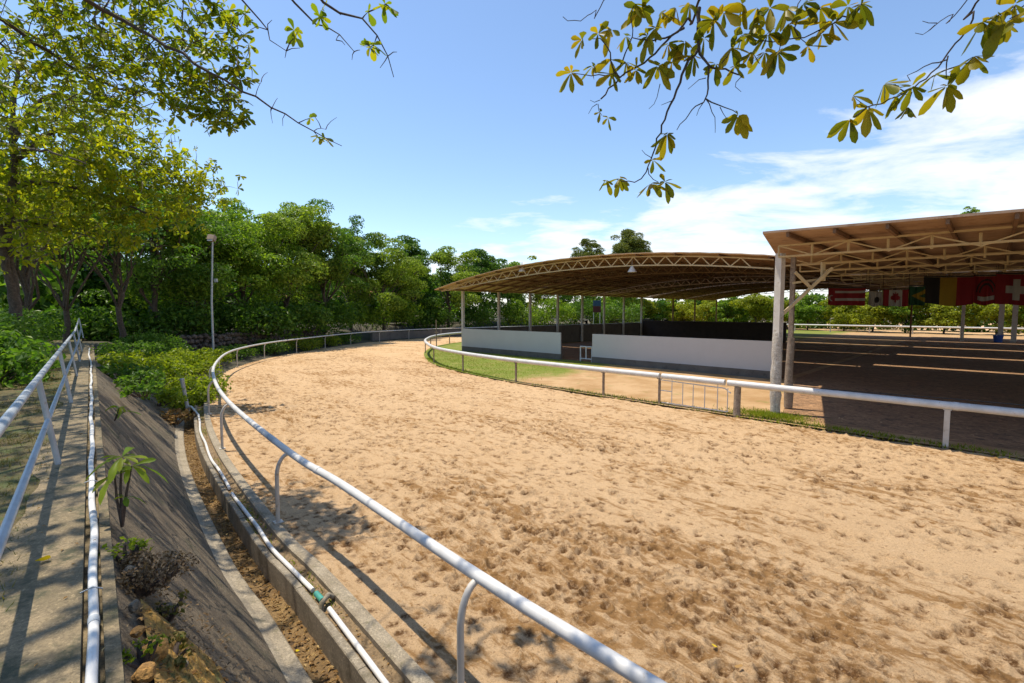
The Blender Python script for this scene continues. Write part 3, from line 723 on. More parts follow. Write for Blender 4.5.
# whorled obovate leaves for the trees close to the camera
def whorl_mesh(name, spots, mat, parent, seed, wf=1.0, dr=1.0, cone=0.0):
    """spots: (pos, axis, leaf length, leaf count)"""
    rs = np.random.default_rng(seed); V = []; Fc = []
    prof = [(0.0, 0.03), (0.32, 0.13), (0.66, 0.225), (0.88, 0.175), (1.0, 0.02)]
    for (p, ax, L, cnt) in spots:
        ax = np.array(ax, float); ax /= np.linalg.norm(ax)
        u = np.cross(ax, rs.normal(size=3)); u /= np.linalg.norm(u); w = np.cross(ax, u)
        ph = rs.uniform(0, 6.28)
        for k in range(cnt):
            a = ph + 2 * PI * k / cnt + rs.normal(0, 0.22)
            rad = u * math.cos(a) + w * math.sin(a)
            l = L * rs.uniform(0.5, 1.15); curl = rs.normal(0, 0.5); up = rs.uniform(-0.25, 0.5) + cone * rs.uniform(0.3, 1.6); droop = rs.uniform(0.1, 0.6) * dr
            d0 = rad * 0.9 + ax * up; d0 /= np.linalg.norm(d0)
            side = np.cross(d0, ax); side /= np.linalg.norm(side) + 1e-9; nn = np.cross(side, d0)
            tw = rs.normal(0, 0.45); side, nn = side * math.cos(tw) + nn * math.sin(tw), nn * math.cos(tw) - side * math.sin(tw)
            b = len(V); wd = rs.uniform(0.85, 1.15) * wf
            for (s, hw) in prof:
                c = np.array(p) + d0 * l * (s * 0.95 + 0.06) + np.array([0, 0, -1.0]) * l * droop * s * s * 0.5 + side * l * curl * 0.22 * s * s
                V.append(c + side * hw * l * wd + nn * hw * l * 0.28); V.append(c); V.append(c - side * hw * l * wd + nn * hw * l * 0.28)
            for q in range(len(prof) - 1):
                o_ = b + q * 3
                Fc.append((o_, o_ + 1, o_ + 4, o_ + 3)); Fc.append((o_ + 1, o_ + 2, o_ + 5, o_ + 4))
    return np_mesh(name, np.array(V), np.array(Fc), mat, parent, smooth=True)

# ---- tree overhanging from behind the camera (branches at the top right)
ov = empty('overhanging_tree', (2.4, -4.9, PZ), 'tree behind the viewer whose whorled leafy branches hang across the top right of the sky', 'tree')
tb = MB(); spots = []
hub = Vector((2.2, -4.0, 7.2))
tb.tube([(2.4, -4.9, PZ - .3), (2.35, -4.8, 3.5), (2.3, -4.5, 5.4), hub], [0.2, 0.16, 0.13, 0.11], 12)
def px_branch(pts, r0, r1, start=None):
    P = ([Vector(s) for s in start] if start else []) + [at_y(u, v, Y) for u, v, Y in pts]
    n = len(P)
    # soften the polyline
    S = spline(P, 0.06); K = len(S)
    S[1:-1] += np.random.default_rng(int(pts[0][0] * 7 + pts[-1][1])).normal(0, 0.006, (K - 2, 3))
    tb.tube([Vector(p) for p in S], [r0 + (r1 - r0) * (i / (K - 1)) ** 0.7 for i in range(K)], 7)
    return S
A0 = at_y(703, -8, 4.3)
px_branch([(703, -8, 4.3), (690, 20, 4.35), (668, 40, 4.4), (645, 62, 4.5), (622, 76, 4.6), (600, 100, 4.65), (598, 104, 4.65)], 0.05, 0.007, [hub, (1.9, -1.0, 8.0), (1.8, 1.8, 7.6)])
px_branch([(699, 8, 4.32), (698, 30, 4.3), (699, 48, 4.25), (709, 66, 4.2), (725, 70, 4.2), (742, 76, 4.15)], 0.020, 0.006)
px_branch([(699, 48, 4.25), (685, 67, 4.3), (677, 92, 4.35), (666, 116, 4.4), (657, 140, 4.45), (650, 163, 4.5), (643, 176, 4.5), (628, 182, 4.55), (616, 179, 4.6)], 0.014, 0.004)
px_branch([(709, 66, 4.2), (708, 82, 4.2), (706, 99, 4.2), (694, 110, 4.25), (680, 124, 4.3), (676, 132, 4.3)], 0.010, 0.003)
px_branch([(706, 99, 4.2), (720, 105, 4.15), (733, 110, 4.1), (738, 114, 4.1)], 0.007, 0.003)
px_branch([(706, 99, 4.2), (712, 112, 4.2), (716, 124, 4.2), (715, 134, 4.2)], 0.005, 0.002)
px_branch([(703, 103, 4.2), (697, 112, 4.2), (697, 120, 4.2)], 0.004, 0.002)
px_branch([(742, 76, 4.15), (735, 85, 4.15), (745, 95, 4.1)], 0.004, 0.002)
px_branch([(720, 107, 4.15), (727, 118, 4.15), (725, 122, 4.15)], 0.004, 0.002)
px_branch([(684, 28, 4.36), (668, 36, 4.35), (648, 41, 4.4), (626, 36, 4.45)], 0.012, 0.004)
px_branch([(620, 78, 4.6), (612, 66, 4.6), (607, 48, 4.6), (598, 38, 4.65), (583, 40, 4.7)], 0.010, 0.003)
px_branch([(618, 74, 4.6), (600, 76, 4.65), (580, 74, 4.7), (572, 73, 4.7)], 0.007, 0.003)
px_branch([(620, 66, 4.58), (626, 50, 4.55), (632, 34, 4.5), (630, 16, 4.5), (634, 6, 4.5)], 0.008, 0.003)
px_branch([(600, 100, 4.65), (594, 104, 4.65), (587, 96, 4.65)], 0.004, 0.002)
px_branch([(597, 104, 4.65), (590, 112, 4.65), (586, 117, 4.65)], 0.004, 0.002)
px_branch([(598, 104, 4.65), (600, 114, 4.65), (608, 118, 4.65)], 0.004, 0.002)
px_branch([(660, 84, 4.45), (656, 98, 4.45), (648, 110, 4.45), (645, 112, 4.45)], 0.004, 0.002)
px_branch([(608, -6, 4.4), (596, 8, 4.5), (582, 20, 4.55), (566, 20, 4.6), (561, 12, 4.6)], 0.014, 0.003, [(1.9, 1.8, 7.4)])
px_branch([(652, 158, 4.5), (642, 150, 4.5), (637, 151, 4.5)], 0.004, 0.002)
px_branch([(648, 168, 4.5), (652, 180, 4.5), (664, 183, 4.5)], 0.005, 0.003)
px_branch([(674, 100, 4.35), (664, 104, 4.35), (659, 106, 4.35)], 0.004, 0.002)
px_branch([(706, 78, 4.2), (696, 82, 4.2), (685, 92, 4.2)], 0.004, 0.002)
px_branch([(718, 68, 4.2), (727, 58, 4.15), (731, 50, 4.15)], 0.006, 0.003)
px_branch([(697, 22, 4.3), (706, 30, 4.25), (714, 24, 4.2)], 0.006, 0.003)
px_branch([(866, -6, 4.0), (846, 14, 4.05), (820, 30, 4.1), (795, 38, 4.15), (768, 42, 4.2), (745, 36, 4.2)], 0.016, 0.004, [(2.4, 1.9, 7.3)])
px_branch([(820, 30, 4.1), (808, 45, 4.1), (800, 38, 4.1)], 0.005, 0.003)
px_branch([(782, 40, 4.15), (778, 50, 4.15), (779, 56, 4.15)], 0.005, 0.003)
px_branch([(798, 36, 4.12), (796, 12, 4.1), (803, -4, 4.1)], 0.006, 0.004)
px_branch([(984, -6, 3.9), (976, 10, 3.95), (966, 30, 4.0), (950, 52, 4.05), (935, 70, 4.1), (918, 84, 4.1), (895, 98, 4.15), (868, 108, 4.2), (852, 118, 4.2)], 0.030, 0.005, [hub, (3.2, -0.8, 7.8), (3.6, 1.8, 7.0)])
px_branch([(948, 56, 4.05), (946, 70, 4.05), (947, 84, 4.05)], 0.006, 0.003)
px_branch([(946, 60, 4.05), (928, 66, 4.05), (908, 73, 4.1), (912, 84, 4.1)], 0.006, 0.003)
px_branch([(930, 78, 4.1), (950, 68, 4.0), (968, 63, 3.95), (974, 56, 3.95)], 0.005, 0.003)
px_branch([(905, 92, 4.12), (896, 85, 4.1), (880, 86, 4.1)], 0.005, 0.003)
px_branch([(912, 92, 4.1), (909, 102, 4.1), (908, 106, 4.1)], 0.004, 0.002)
px_branch([(870, 108, 4.2), (858, 100, 4.2), (853, 95, 4.2)], 0.004, 0.002)
px_branch([(970, -2, 4.0), (952, 14, 4.05), (937, 23, 4.05), (928, 32, 4.05)], 0.012, 0.003, [(3.5, 1.8, 6.8)])
px_branch([(937, 23, 4.05), (922, 21, 4.05)], 0.004, 0.002)
px_branch([(935, 25, 4.05), (924, 33, 4.05), (915, 33, 4.05)], 0.004, 0.002)
px_branch([(1034, -4, 3.8), (1015, 6, 3.85), (998, 14, 3.9), (985, 22, 3.9)], 0.010, 0.004, [(4.4, 1.6, 6.6)])
px_branch([(1030, 12, 3.8), (1014, 16, 3.85), (1006, 22, 3.85)], 0.006, 0.004)
tb.build('trunk', M['twig'], ov)
for (u, v, Y, L, c, down) in [
    (571, 73, 4.7, .19, 8, .4), (582, 40, 4.7, .19, 6, .5), (598, 34, 4.65, .18, 6, .3), (612, 30, 4.6, .17, 6, .3), (626, 36, 4.5, .17, 5, .4), (642, 10, 4.5, .2, 8, .3), (634, 4, 4.5, .19, 7, .3),
    (661, 12, 4.45, .19, 6, .5), (648, 36, 4.4, .19, 6, .4), (611, 60, 4.6, .18, 6, .4), (612, 74, 4.6, .17, 5, .5), (636, 70, 4.5, .19, 7, .7), (658, 66, 4.45, .2, 8, .8), (672, 62, 4.4, .17, 5, .6),
    (685, 42, 4.35, .18, 6, .5), (694, 56, 4.3, .19, 7, .8), (714, 20, 4.2, .19, 8, .5), (724, 12, 4.2, .19, 7, .4), (731, 48, 4.15, .2, 8, .8), (743, 34, 4.2, .19, 7, .6), (752, 26, 4.2, .18, 6, .5),
    (768, 34, 4.2, .19, 8, .7), (778, 52, 4.15, .2, 8, .9), (765, 52, 4.2, .18, 6, .9), (790, 24, 4.15, .19, 7, .5), (803, 4, 4.1, .19, 7, .4), (770, 8, 4.2, .19, 6, .4), (742, 4, 4.2, .18, 7, .4),
    (608, 118, 4.65, .11, 4, .7), (600, 112, 4.65, .09, 3, .5), (667, 134, 4.4, .19, 9, .9), (653, 160, 4.5, .14, 5, .7), (620, 178, 4.6, .16, 7, .8), (606, 180, 4.6, .14, 4, .4), (650, 184, 4.5, .19, 9, .9),
    (665, 182, 4.5, .16, 7, .7), (738, 116, 4.1, .17, 8, .8), (833, 22, 4.1, .2, 8, .9), (822, 34, 4.1, .18, 6, .9), (861, 4, 4.0, .2, 8, .8), (808, 46, 4.1, .16, 5, .9), (676, 8, 4.4, .17, 7, .6), (690, 4, 4.35, .17, 7, .5), (704, 38, 4.25, .16, 7, .8), (716, 64, 4.2, .16, 6, .8), (757, 8, 4.2, .17, 7, .6), (786, 8, 4.15, .17, 7, .7), (752, 52, 4.18, .16, 7, .9), (668, 44, 4.4, .16, 6, .8), (626, 62, 4.55, .15, 6, .7), (820, 8, 4.1, .17, 7, .7), (593, 66, 4.65, .15, 6, .7), (735, 66, 4.18, .15, 6, .8), (655, 28, 4.4, .16, 7, .7), (896, 96, 4.12, .15, 6, .7), (935, 74, 4.08, .15, 5, .7), (848, 6, 4.05, .18, 6, .6),
    (998, 14, 3.9, .2, 7, .8), (1006, 22, 3.85, .22, 6, 1.0), (983, 22, 3.9, .21, 8, .9), (974, 56, 3.95, .2, 7, .6), (947, 86, 4.05, .22, 8, .8), (912, 86, 4.1, .2, 7, .8), (884, 84, 4.1, .19, 6, .3),
    (908, 107, 4.1, .12, 7, .8), (868, 108, 4.2, .18, 8, .8), (850, 120, 4.2, .19, 8, .9), (853, 96, 4.2, .15, 5, .3), (1015, 4, 3.85, .2, 6, .4)]:
    L *= 0.95
    spots.append((at_y(u, v, Y), (rng.uniform(-.55, .35), rng.uniform(-.55, .3) - 0.2, -down), L, c))
whorl_mesh('crown', spots, M['leaf_overhang'], ov, 5, 0.85, 1.2, 0.55)

# ---- space-filling twigs between whorls
def grow(tb, skeleton, targets, r_t=0.008, bend=0.15, rs=rng, step=0.35):
    SK = [np.array(p) for p in skeleton]; arr = np.array(SK)
    T = [np.array(t) for t in targets]
    D = [float(np.min(np.linalg.norm(arr - t, axis=1))) for t in T]
    order = np.argsort(D); cap = np.zeros((len(arr) + len(T) * 8, 3)); cap[:len(arr)] = arr; n = len(arr)
    axes = [None] * len(T)
    for ti in order:
        t = T[ti]; j = int(np.argmin(np.linalg.norm(cap[:n] - t, axis=1))); a = cap[j].copy(); L = np.linalg.norm(t - a)
        if L < 0.05: axes[ti] = np.array([0, 0, -1.0]); continue
        k = max(2, min(7, int(L / step) + 1)); P = []
        w = np.array([rs.uniform(-1, 1), rs.uniform(-1, 1), rs.uniform(-.2, 1)]) * bend * L
        for i in range(k + 1):
            f = i / k; P.append(a + (t - a) * f + w * math.sin(PI * f))
        r0 = min(0.03, r_t + 0.006 * L)
        tb.tube([Vector(p) for p in P], [r0 + (0.003 - r0) * i / k for i in range(k + 1)], 5, cap=False)
        cap[n:n + k] = P[1:]; n += k; axes[ti] = P[-1] - P[-2]
    return axes

# ---- big leafy tree on the left terrace (near), branches fill the top left corner
nt_ = empty('broadleaf_tree', (-7.6, 1.2, PZ), 'large yellow green broadleaf tree on the left terrace filling the top left corner', 'tree')
tb = MB()
T0 = Vector((-7.6, 1.2, PZ)); hubn = Vector((-7.4, 2.0, 6.4))
tb.tube([T0 - Vector((0, 0, .3)), T0 + Vector((0, 0, 1.5)), T0 + Vector((.1, .3, 3.2)), hubn], [0.34, 0.28, 0.24, 0.2], 14)
skel = [hubn]
def main_limb(pts, r0, r1):
    S = spline([Vector(p) for p in pts], 0.25); K = len(S)
    S[1:-1] += nr.normal(0, 0.02, (K - 2, 3))
    tb.tube([Vector(p) for p in S], [r0 + (r1 - r0) * i / (K - 1) for i in range(K)], 9)
    skel.extend([tuple(p) for p in S[3:]]); return S
L1 = main_limb([hubn, (-7.2, 4.6, 8.2), at_y(90, 2, 7.6), at_y(170, 47, 7.8), at_y(250, 95, 8.0), at_y(300, 123, 8.1), at_y(342, 146, 8.2)], 0.075, 0.005)
main_limb([hubn, (-8.5, 5, 8.6), at_y(60, 60, 9.5), at_y(150, 95, 9.8), at_y(205, 98, 9.6)], 0.08, 0.01)
main_limb([hubn, (-9.5, 4.5, 8.4), (-11, 9, 9.6), at_y(20, 60, 11)], 0.12, 0.02)
main_limb([hubn, (-6.5, 4.4, 9.2), (-5.6, 7.2, 10.5), at_y(215, 20, 9.0)], 0.11, 0.015)
main_limb([hubn, (-5.5, 3.6, 9.0), (-3.2, 4.6, 9.6), (-1.6, 4.9, 9.6)], 0.10, 0.012)
main_limb([hubn, (-7.2, 2.4, 9.5), (-6.2, 4.0, 11)], 0.10, 0.03)
main_limb([hubn, (-9.8, 3, 9.0), (-12.5, 6, 10)], 0.10, 0.02)
main_limb([hubn, (-5.4, 2.6, 8.6), at_y(237, -6, 6.2), at_y(265, 35, 6.3), at_y(285, 50, 6.3), at_y(297, 57, 6.3)], 0.06, 0.004)
main_limb([hubn, (-4.8, 2.8, 8.8), at_y(286, -6, 6.0), at_y(328, 30, 6.1), at_y(362, 58, 6.1)], 0.08, 0.004)
main_limb([hubn, (-4.4, 2.8, 8.9), at_y(318, -6, 5.8), at_y(352, 12, 5.8), at_y(372, 28, 5.8), at_y(388, 58, 5.8), at_y(395, 82, 5.8)], 0.08, 0.004)
nspots = []; tg = []; meta_ = []
rs = random.Random(3)
vis = [(30, 30, 9.5, 1.9, 110), (95, 25, 9, 1.5, 100), (150, 30, 8.8, 1.2, 64), (195, 20, 8.6, 0.95, 44), (190, 70, 9, 0.9, 42), (215, 96, 8.8, 0.62, 32), (228, 112, 8.7, 0.40, 22), (220, 70, 8.9, 0.55, 22),
       (216, 20, 8.5, 0.55, 20), (20, 95, 10, 1.6, 90), (85, 85, 10, 1.3, 80), (135, 70, 9.5, 1.0, 55), (60, 55, 10.5, 1.6, 70), (10, 0, 10, 2.0, 80), (120, 0, 9.2, 1.3, 60), (192, 98, 8.9, 0.35, 16)]
for (u, v, Y, r_, c) in vis:
    cc = at_y(u, v, Y)
    for _ in range(int(c * 1.35)):
        while True:
            d = Vector((rs.uniform(-1, 1), rs.uniform(-1, 1), rs.uniform(-1, 1)))
            if d.length < 1: break
        tg.append(cc + d * r_); meta_.append(rs.uniform(0.12, 0.18))
for (x, y, z, r_, c) in [(-4.2, 3.2, 9.3, 1.3, 40), (-6.2, 5.6, 10.2, 1.5, 48), (-8.6, 7.4, 10.4, 1.7, 50), (-11.5, 10.5, 11.2, 1.8, 44), (-2.2, 4.7, 9.4, 0.8, 11), (-3.4, 5.6, 10.2, 0.9, 16), (-5.6, 2.6, 9.8, 1.3, 34), (-4.9, 4.6, 10.2, 1.0, 24), (-1.4, 4.9, 9.5, 0.6, 6), (-1.3, 3.9, 9.3, 0.8, 18), (-0.6, 3.4, 9.3, 0.7, 12),  (-7.5, 6.6, 11, 1.3, 30), (-6.9, 10.2, 10.4, .7, 22)]:
    for _ in range(int(c * 1.25)):
        d = Vector((rs.gauss(0, .55), rs.gauss(0, .55), rs.gauss(0, .35)))
        tg.append(Vector((x, y, z)) + d * r_); meta_.append(rs.uniform(0.17, 0.24))
for (u, v, Y) in [(310, 118, 8.1), (325, 138, 8.2), (318, 137, 8.2), (370, 47, 5.8), (374, 45, 5.8), (390, 8, 5.8), (320, 17, 6.05), (385, 4, 5.8), (322, 10, 6.05), (295, 38, 6.3), (294, 30, 6.3), (368, 12, 5.8)]:
    tg.append(at_y(u, v, Y)); meta_.append(0.16)
axes = grow(tb, skel, tg)
for p, a, L in zip(tg, axes, meta_):
    ax = np.array([rs.uniform(-.5, .5), rs.uniform(-.5, .5), -rs.uniform(0.2, 1.0)]) + (a / (np.linalg.norm(a) + 1e-6)) * 0.4
    nspots.append((p, ax, L, rs.randrange(5, 9)))
# bare twigs towards the tip of the long branch
bare = []
for f in np.linspace(0.62, 0.99, 26):
    q = Vector(L1[int(f * (len(L1) - 1))]); bare.append(q + Vector((rs.uniform(-.35, .35), rs.uniform(-.3, .3), rs.uniform(-.3, .5))))
for (u, v, Y) in [(352, 60, 6.1), (300, 48, 6.3), (285, 58, 6.3), (360, 50, 6.1), (390, 75, 5.8), (380, 68, 5.8), (397, 52, 5.8), (340, 15, 6.1), (345, 45, 6.1), (336, 40, 6.1), (250, 30, 6.3), (272, 20, 6.3)]:
    bare.append(at_y(u, v, Y))
grow(tb, skel, bare, r_t=0.006, step=0.12)
tb.build('trunk', M['twig'], nt_)
whorl_mesh('crown', nspots, M['leaf_near'], nt_, 8)

# ---- yellow tree behind the left hedge
yt = empty('yellow_tree', tuple(at_z(12, 322, PZ)), 'yellow green tree with a dark twin trunk behind the left hedge', 'tree')
tb = MB(); b = Vector((-16.3, 15.8, PZ)); yt.location = b; skel = []
h1 = at_y(10, 232, 15.8); h2 = at_y(32, 140, 15.8)
def yl(pts, r0, r1, n=9):
    S = spline([Vector(p) for p in pts], 0.3); K = len(S); S[1:-1] += nr.normal(0, 0.02, (K - 2, 3))
    tb.tube([Vector(p) for p in S], [r0 + (r1 - r0) * i / (K - 1) for i in range(K)], n); skel.extend([tuple(p) for p in S[4:]])
yl([b - Vector((0, 0, .3)), b + Vector((0, 0, 2)), at_y(8, 240, 15.8), at_y(14, 180, 15.8), at_y(12, 130, 15.8), at_y(18, 60, 16)], 0.19, 0.05, 12)
yl([b + Vector((0.1, 0, 1)), at_y(2, 240, 15.6), at_y(-8, 180, 15.6), at_y(-20, 100, 15.5)], 0.13, 0.05)
yl([at_y(8, 190, 15.8), at_y(40, 182, 16.2), at_y(85, 190, 16.6), at_y(130, 205, 17), at_y(165, 222, 17)], 0.10, 0.02)
yl([at_y(14, 160, 15.8), at_y(60, 130, 16.5), at_y(120, 150, 17.2), at_y(190, 185, 17.5)], 0.10, 0.02)
yl([at_y(13, 140, 15.8), at_y(50, 95, 16.5), at_y(120, 110, 17.5)], 0.10, 0.02)
yl([at_y(8, 220, 15.8), at_y(50, 225, 16), at_y(100, 240, 16)], 0.07, 0.015)
yl([at_y(12, 150, 15.8), at_y(40, 150, 14), at_y(90, 165, 13.5)], 0.07, 0.015)
yspots = []; tg = []
for (u, v, Y, r_, c) in [(20, 110, 16, 2.4, 130), (70, 120, 16.8, 2.0, 130), (110, 135, 17.3, 1.6, 110), (150, 160, 17.5, 1.3, 90), (185, 178, 17.6, 1.0, 66), (212, 188, 17.6, 0.6, 26), (150, 195, 17.2, 1.2, 80), (185, 212, 17.2, 0.8, 46), (110, 185, 16.8, 1.3, 90),
                         (60, 170, 16.2, 1.5, 100), (20, 175, 15.8, 1.6, 90), (50, 215, 15.8, 1.1, 60), (95, 212, 16.3, 1.1, 70), (140, 222, 17, 0.9, 44), (10, 215, 15.5, 1.3, 60), (85, 150, 15.8, 1.2, 60), (-10, 150, 15, 2.2, 90), (30, 245, 15.5, .9, 30), (120, 235, 16.5, .7, 20)]:
    cc = at_y(u, v, Y)
    for _ in range(int(c * 1.35)):
        d = Vector((rs.gauss(0, .52), rs.gauss(0, .52), rs.gauss(0, .45)))
        tg.append(cc + d * r_)
axes = grow(tb, skel, tg, step=0.6)
for p, a in zip(tg, axes):
    ax = np.array([rs.uniform(-.6, .6), rs.uniform(-.6, .6), -rs.uniform(-0.1, 1.0)]) + (a / (np.linalg.norm(a) + 1e-6)) * 0.5
    yspots.append((p, ax, rs.uniform(0.16, 0.25), rs.randrange(5, 9)))
tb.build('trunk', M['bark'], yt)
whorl_mesh('crown', yspots, M['leaf_yellow'], yt, 9)

# ---- other trunks and trees of the wood at the left
def wood(u, vtop, Y, r, mat, seed, label, z0=1.5, **kw):
    p = at_y(u, vtop, Y)
    return back_tree('woodland_tree', label, p.x, Y, z0, p.z, r, M[mat], seed, **kw)
TG = 'trees of the wood behind the outer rail'
wood(20, 150, 21, 3.0, 'leaf_yellow', 101, 'dark trunked tree just behind the twin trunk of the yellow tree', z0=PZ, n_lobes=30, low=0.4, size=0.26, per=110, trunk_r=0.17)
wood(57, 170, 25, 3.4, 'leaf_mid', 102, 'tree with a straight dark trunk rising right above the left hedge end', z0=PZ, n_lobes=34, low=0.42, size=0.28, per=110, trunk_r=0.15)
wood(112, 165, 27, 4.0, 'leaf_dark', 103, 'dark leaved tree on the bank beyond the far end of the path railing', z0=PZ, n_lobes=40, low=0.36, size=0.3, per=110, trunk_r=0.16)
wood(75, 150, 40, 6, 'leaf_dark', 104, 'tall dark tree deep in the wood above the end of the path', n_lobes=60, low=0.1, size=0.4)
wood(10, 150, 38, 6, 'leaf_dark', 112, 'tall dark tree at the left picture edge behind all the trunks', n_lobes=60, low=0.1, size=0.4)
wood(150, 176, 33, 4.6, 'leaf_hedge', 105, 'broad mid green tree between the yellow tree and the lamp post', n_lobes=56, low=0.16, size=0.34)
wood(196, 178, 38, 5.0, 'leaf_mid', 106, 'high mid green tree directly behind the lamp post', n_lobes=70, low=0.1, size=0.36)
wood(240, 192, 42, 5.2, 'leaf_mid', 107, 'bushy tree with knobbly crown just right of the lamp post', n_lobes=74, low=0.12, size=0.36)
wood(285, 196, 46, 5.2, 'leaf_light', 108, 'round topped tree above the left half of the stone wall', n_lobes=70, low=0.12, size=0.38)
wood(322, 205, 50, 4.6, 'leaf_hedge', 109, 'tree above the right end of the stone wall', n_lobes=60, low=0.12, size=0.38)
wood(348, 208, 58, 3.6, 'leaf_dark', 110, 'narrow darker tree whose tip stands above its neighbours', n_lobes=46, low=0.08, size=0.38)
wood(382, 230, 58, 5.0, 'leaf_light', 111, 'layered light green tree behind the straight back rail, left of the far bend', n_lobes=66, low=0.12, size=0.38, squash=0.5, umb=0.3)
wood(414, 233, 66, 4.8, 'leaf_dark', 113, 'dark tree above the far bend of the outer rail', n_lobes=58, low=0.08, size=0.42)
wood(448, 240, 68, 4.8, 'leaf_light', 114, 'mid green tree behind the left tip of the arched roof', n_lobes=60, low=0.08, size=0.42, squash=0.55)
wood(480, 246, 76, 5.0, 'leaf_dark', 115, 'darker tree showing over the left shoulder of the arched roof', n_lobes=56, low=0.06, size=0.46)
wood(508, 249, 80, 4.4, 'leaf_mid', 116, 'flat topped tree showing over the arched roof left of the cloud gap', n_lobes=50, low=0.06, size=0.46)
wood(536, 250, 86, 4.2, 'leaf_bright', 117, 'light green tree with a crooked top shoot just above the arched roof', n_lobes=44, low=0.06, size=0.46)
wood(575, 262, 92, 5.0, 'leaf_mid', 118, 'tree seen under the arched roof behind the blue and red sign', n_lobes=50, low=0.04, size=0.5)
wood(620, 266, 98, 5.2, 'leaf_mid', 119, 'tree seen under the arched roof behind the pale rear posts', n_lobes=50, low=0.04, size=0.5)
# tall eucalyptus-like trees over the arched roof
for u, vt, Y, r, lab, sd in ((588, 237, 105, 3.3, 'small round treetop standing above the arched roof, the left of a pair', 131), (628, 229, 105, 4.6, 'larger domed treetop standing above the arched roof, the right of a pair', 132)):
    p = at_y(u, vt, Y); back_tree('tall_tree', lab, p.x, Y, 0, p.z, r, M['leaf_euc'], sd, n_lobes=95, low=0.5, size=0.42, per=110, trunk_r=0.3, lr=(0.26, 0.4), even=True)
p = at_y(970, 206, 95); back_tree('tall_tree', 'tiny treetop peeping over the near shed roof at the right', p.x, 95, 0, p.z, 2.0, M['leaf_mid'], 133, n_lobes=20, low=0.8, size=0.5, per=80, trunk_r=0.25, lr=(0.3, 0.45), even=True)

# undergrowth along the back
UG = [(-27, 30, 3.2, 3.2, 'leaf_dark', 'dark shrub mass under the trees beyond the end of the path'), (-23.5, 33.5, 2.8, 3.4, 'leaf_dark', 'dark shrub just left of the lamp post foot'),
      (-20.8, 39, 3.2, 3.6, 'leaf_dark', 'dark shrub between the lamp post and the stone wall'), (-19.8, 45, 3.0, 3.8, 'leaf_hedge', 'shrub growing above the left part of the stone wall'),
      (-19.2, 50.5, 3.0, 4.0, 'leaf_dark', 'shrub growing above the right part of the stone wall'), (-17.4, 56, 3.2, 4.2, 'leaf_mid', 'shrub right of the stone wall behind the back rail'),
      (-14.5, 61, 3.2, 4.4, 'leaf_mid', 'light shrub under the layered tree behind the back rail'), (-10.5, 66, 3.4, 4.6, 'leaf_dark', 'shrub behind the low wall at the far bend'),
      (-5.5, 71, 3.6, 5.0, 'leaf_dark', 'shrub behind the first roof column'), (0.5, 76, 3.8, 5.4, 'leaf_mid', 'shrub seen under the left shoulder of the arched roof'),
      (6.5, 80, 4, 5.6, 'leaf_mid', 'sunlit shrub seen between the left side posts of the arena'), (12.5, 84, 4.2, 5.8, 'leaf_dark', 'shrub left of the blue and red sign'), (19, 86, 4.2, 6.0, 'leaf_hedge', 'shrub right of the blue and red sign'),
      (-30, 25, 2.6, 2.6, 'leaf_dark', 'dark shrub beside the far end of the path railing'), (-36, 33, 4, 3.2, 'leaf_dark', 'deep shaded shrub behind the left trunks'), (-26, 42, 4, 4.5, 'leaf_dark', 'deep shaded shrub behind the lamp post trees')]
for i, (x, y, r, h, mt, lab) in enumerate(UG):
    shrub('undergrowth_shrub', lab, x, y, 0.9 if x < -12 else 0.2, r, h, M[mt], 200 + i, size=0.34, per=110, n=20)

